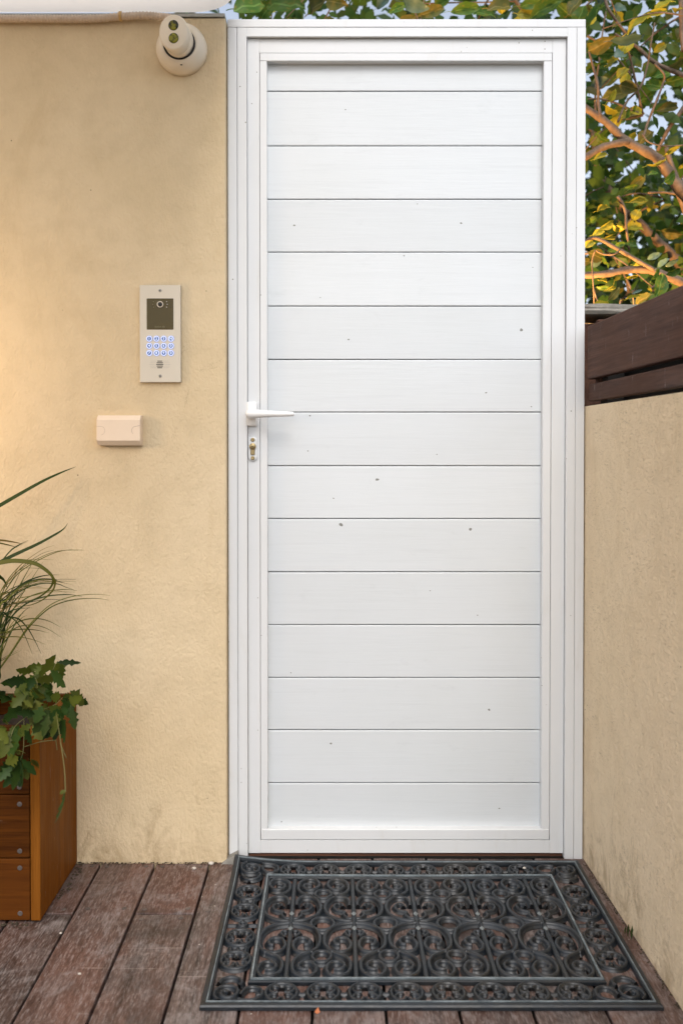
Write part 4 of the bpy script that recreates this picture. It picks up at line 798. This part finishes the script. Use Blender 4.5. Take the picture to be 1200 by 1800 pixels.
# threshold stone left of the frame
st = MB().add([(-.292, -.008, 0), (-.2515, -.008, 0), (-.2515, .019, 0), (-.292, .019, 0), (-.275, -.003, .012), (-.2515, -.003, .024), (-.2515, .019, .024), (-.275, .019, .012)],
    [(0,3,2,1),(4,5,6,7),(0,1,5,4),(1,2,6,5),(2,3,7,6),(3,0,4,7)]).build('mortar_lump', M_STONE); tag(st, 'grey mortar lump at the foot of the left door jamb', 'mortar')
# fallen leaf by the mat edge
m = MB().add([(-.007, 0, .002), (0, -.006, .001), (.008, -.002, .003), (.003, .006, .012), (-.003, .004, .006)], [(0,1,4),(1,2,3),(1,3,4)]).build('fallen_leaf', simple('russet_leaf', (.42, .13, .045), .6)); m.location = (-.035, -.602, .001); m.scale = (.7, .7, .7)
tag(m, 'small russet fallen leaf at the front edge of the mat', 'leaf')
# sprout at the foot of the low wall
sp_ = thing('weed_sprout', 'tiny dark green sprout at the foot of the low tan wall', 'plant', (.634, -.345, 0))
for dx, dy, hz, w_ in ((0, 0, .030, .010), (.004, -.012, .034, .011), (-.003, .010, .020, .008)):
    o = MB().add([(dx-.001, dy, 0), (dx-w_*.5, dy-w_*.4, hz*.6), (dx, dy, hz), (dx+w_*.4, dy+w_*.5, hz*.6), (dx-.003, dy-.003, hz*.5)], [(0,1,4),(1,2,4),(2,3,4),(3,0,4)]).build('leaf', M_LOBED[0], sp_)
# crumbs of litter in the corners where walls meet the deck
db = MB()
def crumb(x, y, s):
    a = rnd.uniform(0, 6.28); k = [(x+s*math.cos(a+j*1.57)*rnd.uniform(.6, 1.3), y+s*.7*math.sin(a+j*1.57)*rnd.uniform(.6, 1.3), .0008+rnd.uniform(0, s*.7)) for j in range(4)]
    db.add(k+[(x, y, s*.9)], [(0,1,4),(1,2,4),(2,3,4),(3,0,4)])
for i in range(260): crumb(rnd.uniform(-.66, -.28), -abs(rnd.gauss(0, .006)), rnd.uniform(.001, .0035))
for i in range(70): crumb(-.655+abs(rnd.gauss(0, .010)), rnd.uniform(-.20, -.002), rnd.uniform(.0012, .005))
for i in range(300):
    y = rnd.uniform(-.75, -.005); crumb(rx(y)-abs(rnd.gauss(0, .004)), y, rnd.uniform(.001, .0032))
for i in range(60): crumb(rnd.uniform(-.90, -.68), -.29-abs(rnd.gauss(0, .01)), rnd.uniform(.002, .006))
tag(db.build('leaf_litter', M_DEBRIS), 'dark crumbs of litter along the wall feet', 'litter', kind='stuff')

# ------------------------------------------------------------------ wall lamp left of the picture, garden spotlight behind the door
wl_ = thing('pendant_lamp', 'warm globe pendant lamp hanging from the canopy past the left edge', 'lamp', (-1.13, -.40, 1.24))
MB().tube([(0, 0, .075), (0, 0, .932)], .003, 8).build('cable', M_BLACK, wl_)
MB().lathe([(.030, .052), (.030, .068), (.010, .078)], 20).build('cap', M_BLACK, wl_)
MB().ball((0, 0, 0), .060, 24, 16).build('globe', emis('warm_globe', (1, .66, .34), 3), wl_)
sd = bpy.data.lights.new('pendant_light', 'POINT'); so_ = bpy.data.objects.new('light', sd); COL.objects.link(so_); so_.parent = wl_
sd.energy = 35; sd.color = (1, .66, .34); sd.shadow_soft_size = .065
gs = thing('garden_spotlight', 'small black spike spotlight hidden behind the door', 'lamp', (.46, .42, -.14))
MB().tube([(0, 0, 0), (0, 0, 1.20)], .010, 8).build('stake', M_BLACK, gs)
aim = (Vector((1.02, .75, 2.05))-Vector((.46, .42, 1.12))).to_track_quat('Z', 'Y').to_matrix().to_4x4()
MB().lathe([(.025, -.05), (.036, -.03), (.038, .04), (.034, .04), (.030, .02)], 20, Matrix.Translation((0, 0, 1.24)) @ aim).build('head', M_BLACK, gs)
MB().lathe([(.030, .020), (.028, .024)], 20, Matrix.Translation((0, 0, 1.24)) @ aim).build('lens', emis('warm_lens', (1, .55, .2), 5), gs)
sd2 = bpy.data.lights.new('garden_light', 'SPOT'); so2 = bpy.data.objects.new('light', sd2); COL.objects.link(so2); so2.parent = gs
so2.location = Vector((0, 0, 1.24))+aim.to_3x3() @ Vector((0, 0, .05)); so2.rotation_euler = (aim @ Matrix.Rotation(math.pi, 4, 'X')).to_euler()
sd2.spot_size = R(120); sd2.spot_blend = .5; sd2.energy = 115; sd2.color = (1, .52, .17); sd2.shadow_soft_size = .03

# ------------------------------------------------------------------ tree behind the door
tree = thing('tree', 'leafy garden tree with yellowing and lit yellow leaves behind the door', 'tree', (1.75, .85, -.14))
TL = -Vector(tree.location)
def tp(m, name, mat): o = m.build(name, mat, tree); o.location = TL; return o
trunk = spline([(1.75, .85, -.14), (1.72, .86, .5), (1.66, .84, 1.1), (1.62, .80, 1.6), (1.66, .82, 2.3), (1.6, .9, 3.0), (1.45, 1.0, 3.6)], 6)
tp(MB().tube(trunk, [.075-.066*i/(len(trunk)-1) for i in range(len(trunk))], 12), 'trunk', M_BARK)
for pts, rr in BRANCHES:
    P = spline(pts, 5); n = len(P); rads = []
    for i in range(n):
        f = i/(n-1)*(len(rr)-1); k = min(int(f), len(rr)-2); rads.append(rr[k]+(rr[k+1]-rr[k])*(f-k))
    if pts[0][0] > 1.3:
        P = [Vector((1.64, .82, P[0].z-.15))]+P; rads = [rads[0]*1.2]+rads
    rads = [r_*.88*(1+.10*math.sin(i_*1.9+len(pts))) for i_, r_ in enumerate(rads)]
    tp(MB().tube(P, rads, 9), 'branch', M_BARK)
def leaf_mesh(mat, cup):
    out = [(-.5, .02), (-.42, .22), (-.26, .42), (-.06, .5), (.14, .43), (.30, .28), (.42, .12), (.5, .0)]
    vs_ = []; fs = []
    for i_, (u, w_) in enumerate(out):
        y_ = .35*u*u+.05*math.sin(i_*2.1); vs_ += [(u, y_, 0), (u, y_-cup*w_+.03*math.sin(i_*3.3), w_), (u, y_-cup*w_*.6+.03*math.cos(i_*2.7), -w_)]
    for i in range(len(out)-1):
        a = i*3; fs += [(a, a+3, a+4, a+1), (a, a+2, a+5, a+3)]
    m = MB().add(vs_, fs, True)
    m.tube([(-.5, .02, 0), (-.62, .03, .03), (-.74, .03, .0)], .016, 5)
    return m.mesh('leaf', mat)
LM = [leaf_mesh(M_LEAF[k], c) for k, c in ((0, .35), (1, .45), (2, .25), (3, .4))]
nleaf = 0
def leaf(p, L, W, ang, tone, tilt=.35):
    global nleaf; nleaf += 1
    o = put('leaf', LM[tone], tree, Vector(p)+TL)
    o.rotation_euler = Euler((rnd.gauss(0, tilt), -R(ang), rnd.gauss(0, tilt)), 'XYZ'); o.scale = (L, L, W)
for p, L, W, a, tn in HERO: leaf(p, L*.92, W*.86, a, tn, .5)
anch = [(.55, .75, 2.62), (.80, .8, 2.5), (.85, .9, 1.75), (1.05, .8, 2.2), (1.1, 1.0, 1.6), (1.3, .8, 2.6), (1.25, 1.1, 2.0), (.15, .8, 2.75), (-.2, .75, 2.72), (.35, .95, 2.8), (.95, 1.3, 2.35), (1.2, 1.4, 1.7), (.8, 1.35, 1.9), (1.35, .55, 2.25), (.98, .55, 2.75), (1.5, .9, 1.7)]
for k, a in enumerate(anch):
    a = Vector(a)
    for j in range(3):
        d = Vector((rnd.uniform(-1, .7), rnd.uniform(-.3, .5), rnd.uniform(-.5, .6))).normalized(); L = rnd.uniform(.25, .45)
        P = spline([tuple(a), tuple(a+d*L*.5+Vector((0, 0, .03))), tuple(a+d*L+Vector((0, 0, -.03)))], 4)
        tp(MB().tube(P, [.005-.0035*i/(len(P)-1) for i in range(len(P))], 5), 'twig', M_BARK)
        for q in range(7):
            f = (q+1)/7; c = P[min(int(f*(len(P)-1)), len(P)-1)]
            if nleaf < 298:
                pp = c+Vector((rnd.uniform(-.05, .05), rnd.uniform(-.05, .05), rnd.uniform(-.045, .03)))
                L_ = rnd.uniform(.040, .075); leaf(pp, L_, L_*rnd.uniform(.5, .8), rnd.uniform(-40, 70), rnd.choice((0, 0, 0, 3, 3, 1, 1, 1, 2)), .7)
def cloud(n, sampler, size, mat, name, par=None):
    vs_ = []; fs = []
    for i in range(n):
        c = Vector(sampler()); s = rnd.uniform(*size); e = Euler((rnd.uniform(-.8, .8), rnd.uniform(-1.2, 1.2), rnd.uniform(-.9, .9))).to_matrix()
        k = len(vs_)
        for u, w_ in ((-.5, 0), (-.12, .3), (.5, 0), (-.12, -.3), (.2, .22), (.2, -.22)): vs_.append(c+e @ Vector((u*s, -abs(w_)*s*.25, w_*s)))
        fs += [(k, k+3, k+1), (k+1, k+3, k+5, k+4), (k+4, k+5, k+2)]
    m = MB().add(vs_, fs, True); o = m.build(name, mat, par); return o
def crown():
    while 1:
        x, y, z = rnd.uniform(-.4, 2.8), rnd.uniform(.9, 2.0), rnd.uniform(1.5, 3.6)
        if ((x-1.2)/1.9)**2+((z-2.5)/1.25)**2 < 1 and rnd.random() < .2+.8*(math.sin(x*5+z*3)*math.sin(z*4-y*3) > -.1): return x, y, z
cr = cloud(7000, crown, (.035, .08), M_LEAF[0], 'foliage', tree); cr.location = TL; cr['kind'] = 'stuff'
def hedge():
    while 1:
        x, y, z = rnd.uniform(-1.2, 5.5), rnd.uniform(2.6, 4.4), rnd.uniform(-.1, 3.9)
        top = 3.15+.35*math.sin(x*2.3)+.2*math.sin(x*6.1+1)
        if z < top or rnd.random() < .10: return x, y, z
hd = cloud(26000, hedge, (.06, .13), M_HEDGE, 'hedge'); tag(hd, 'dark green hedge mass far behind the tree', 'hedge', kind='stuff')
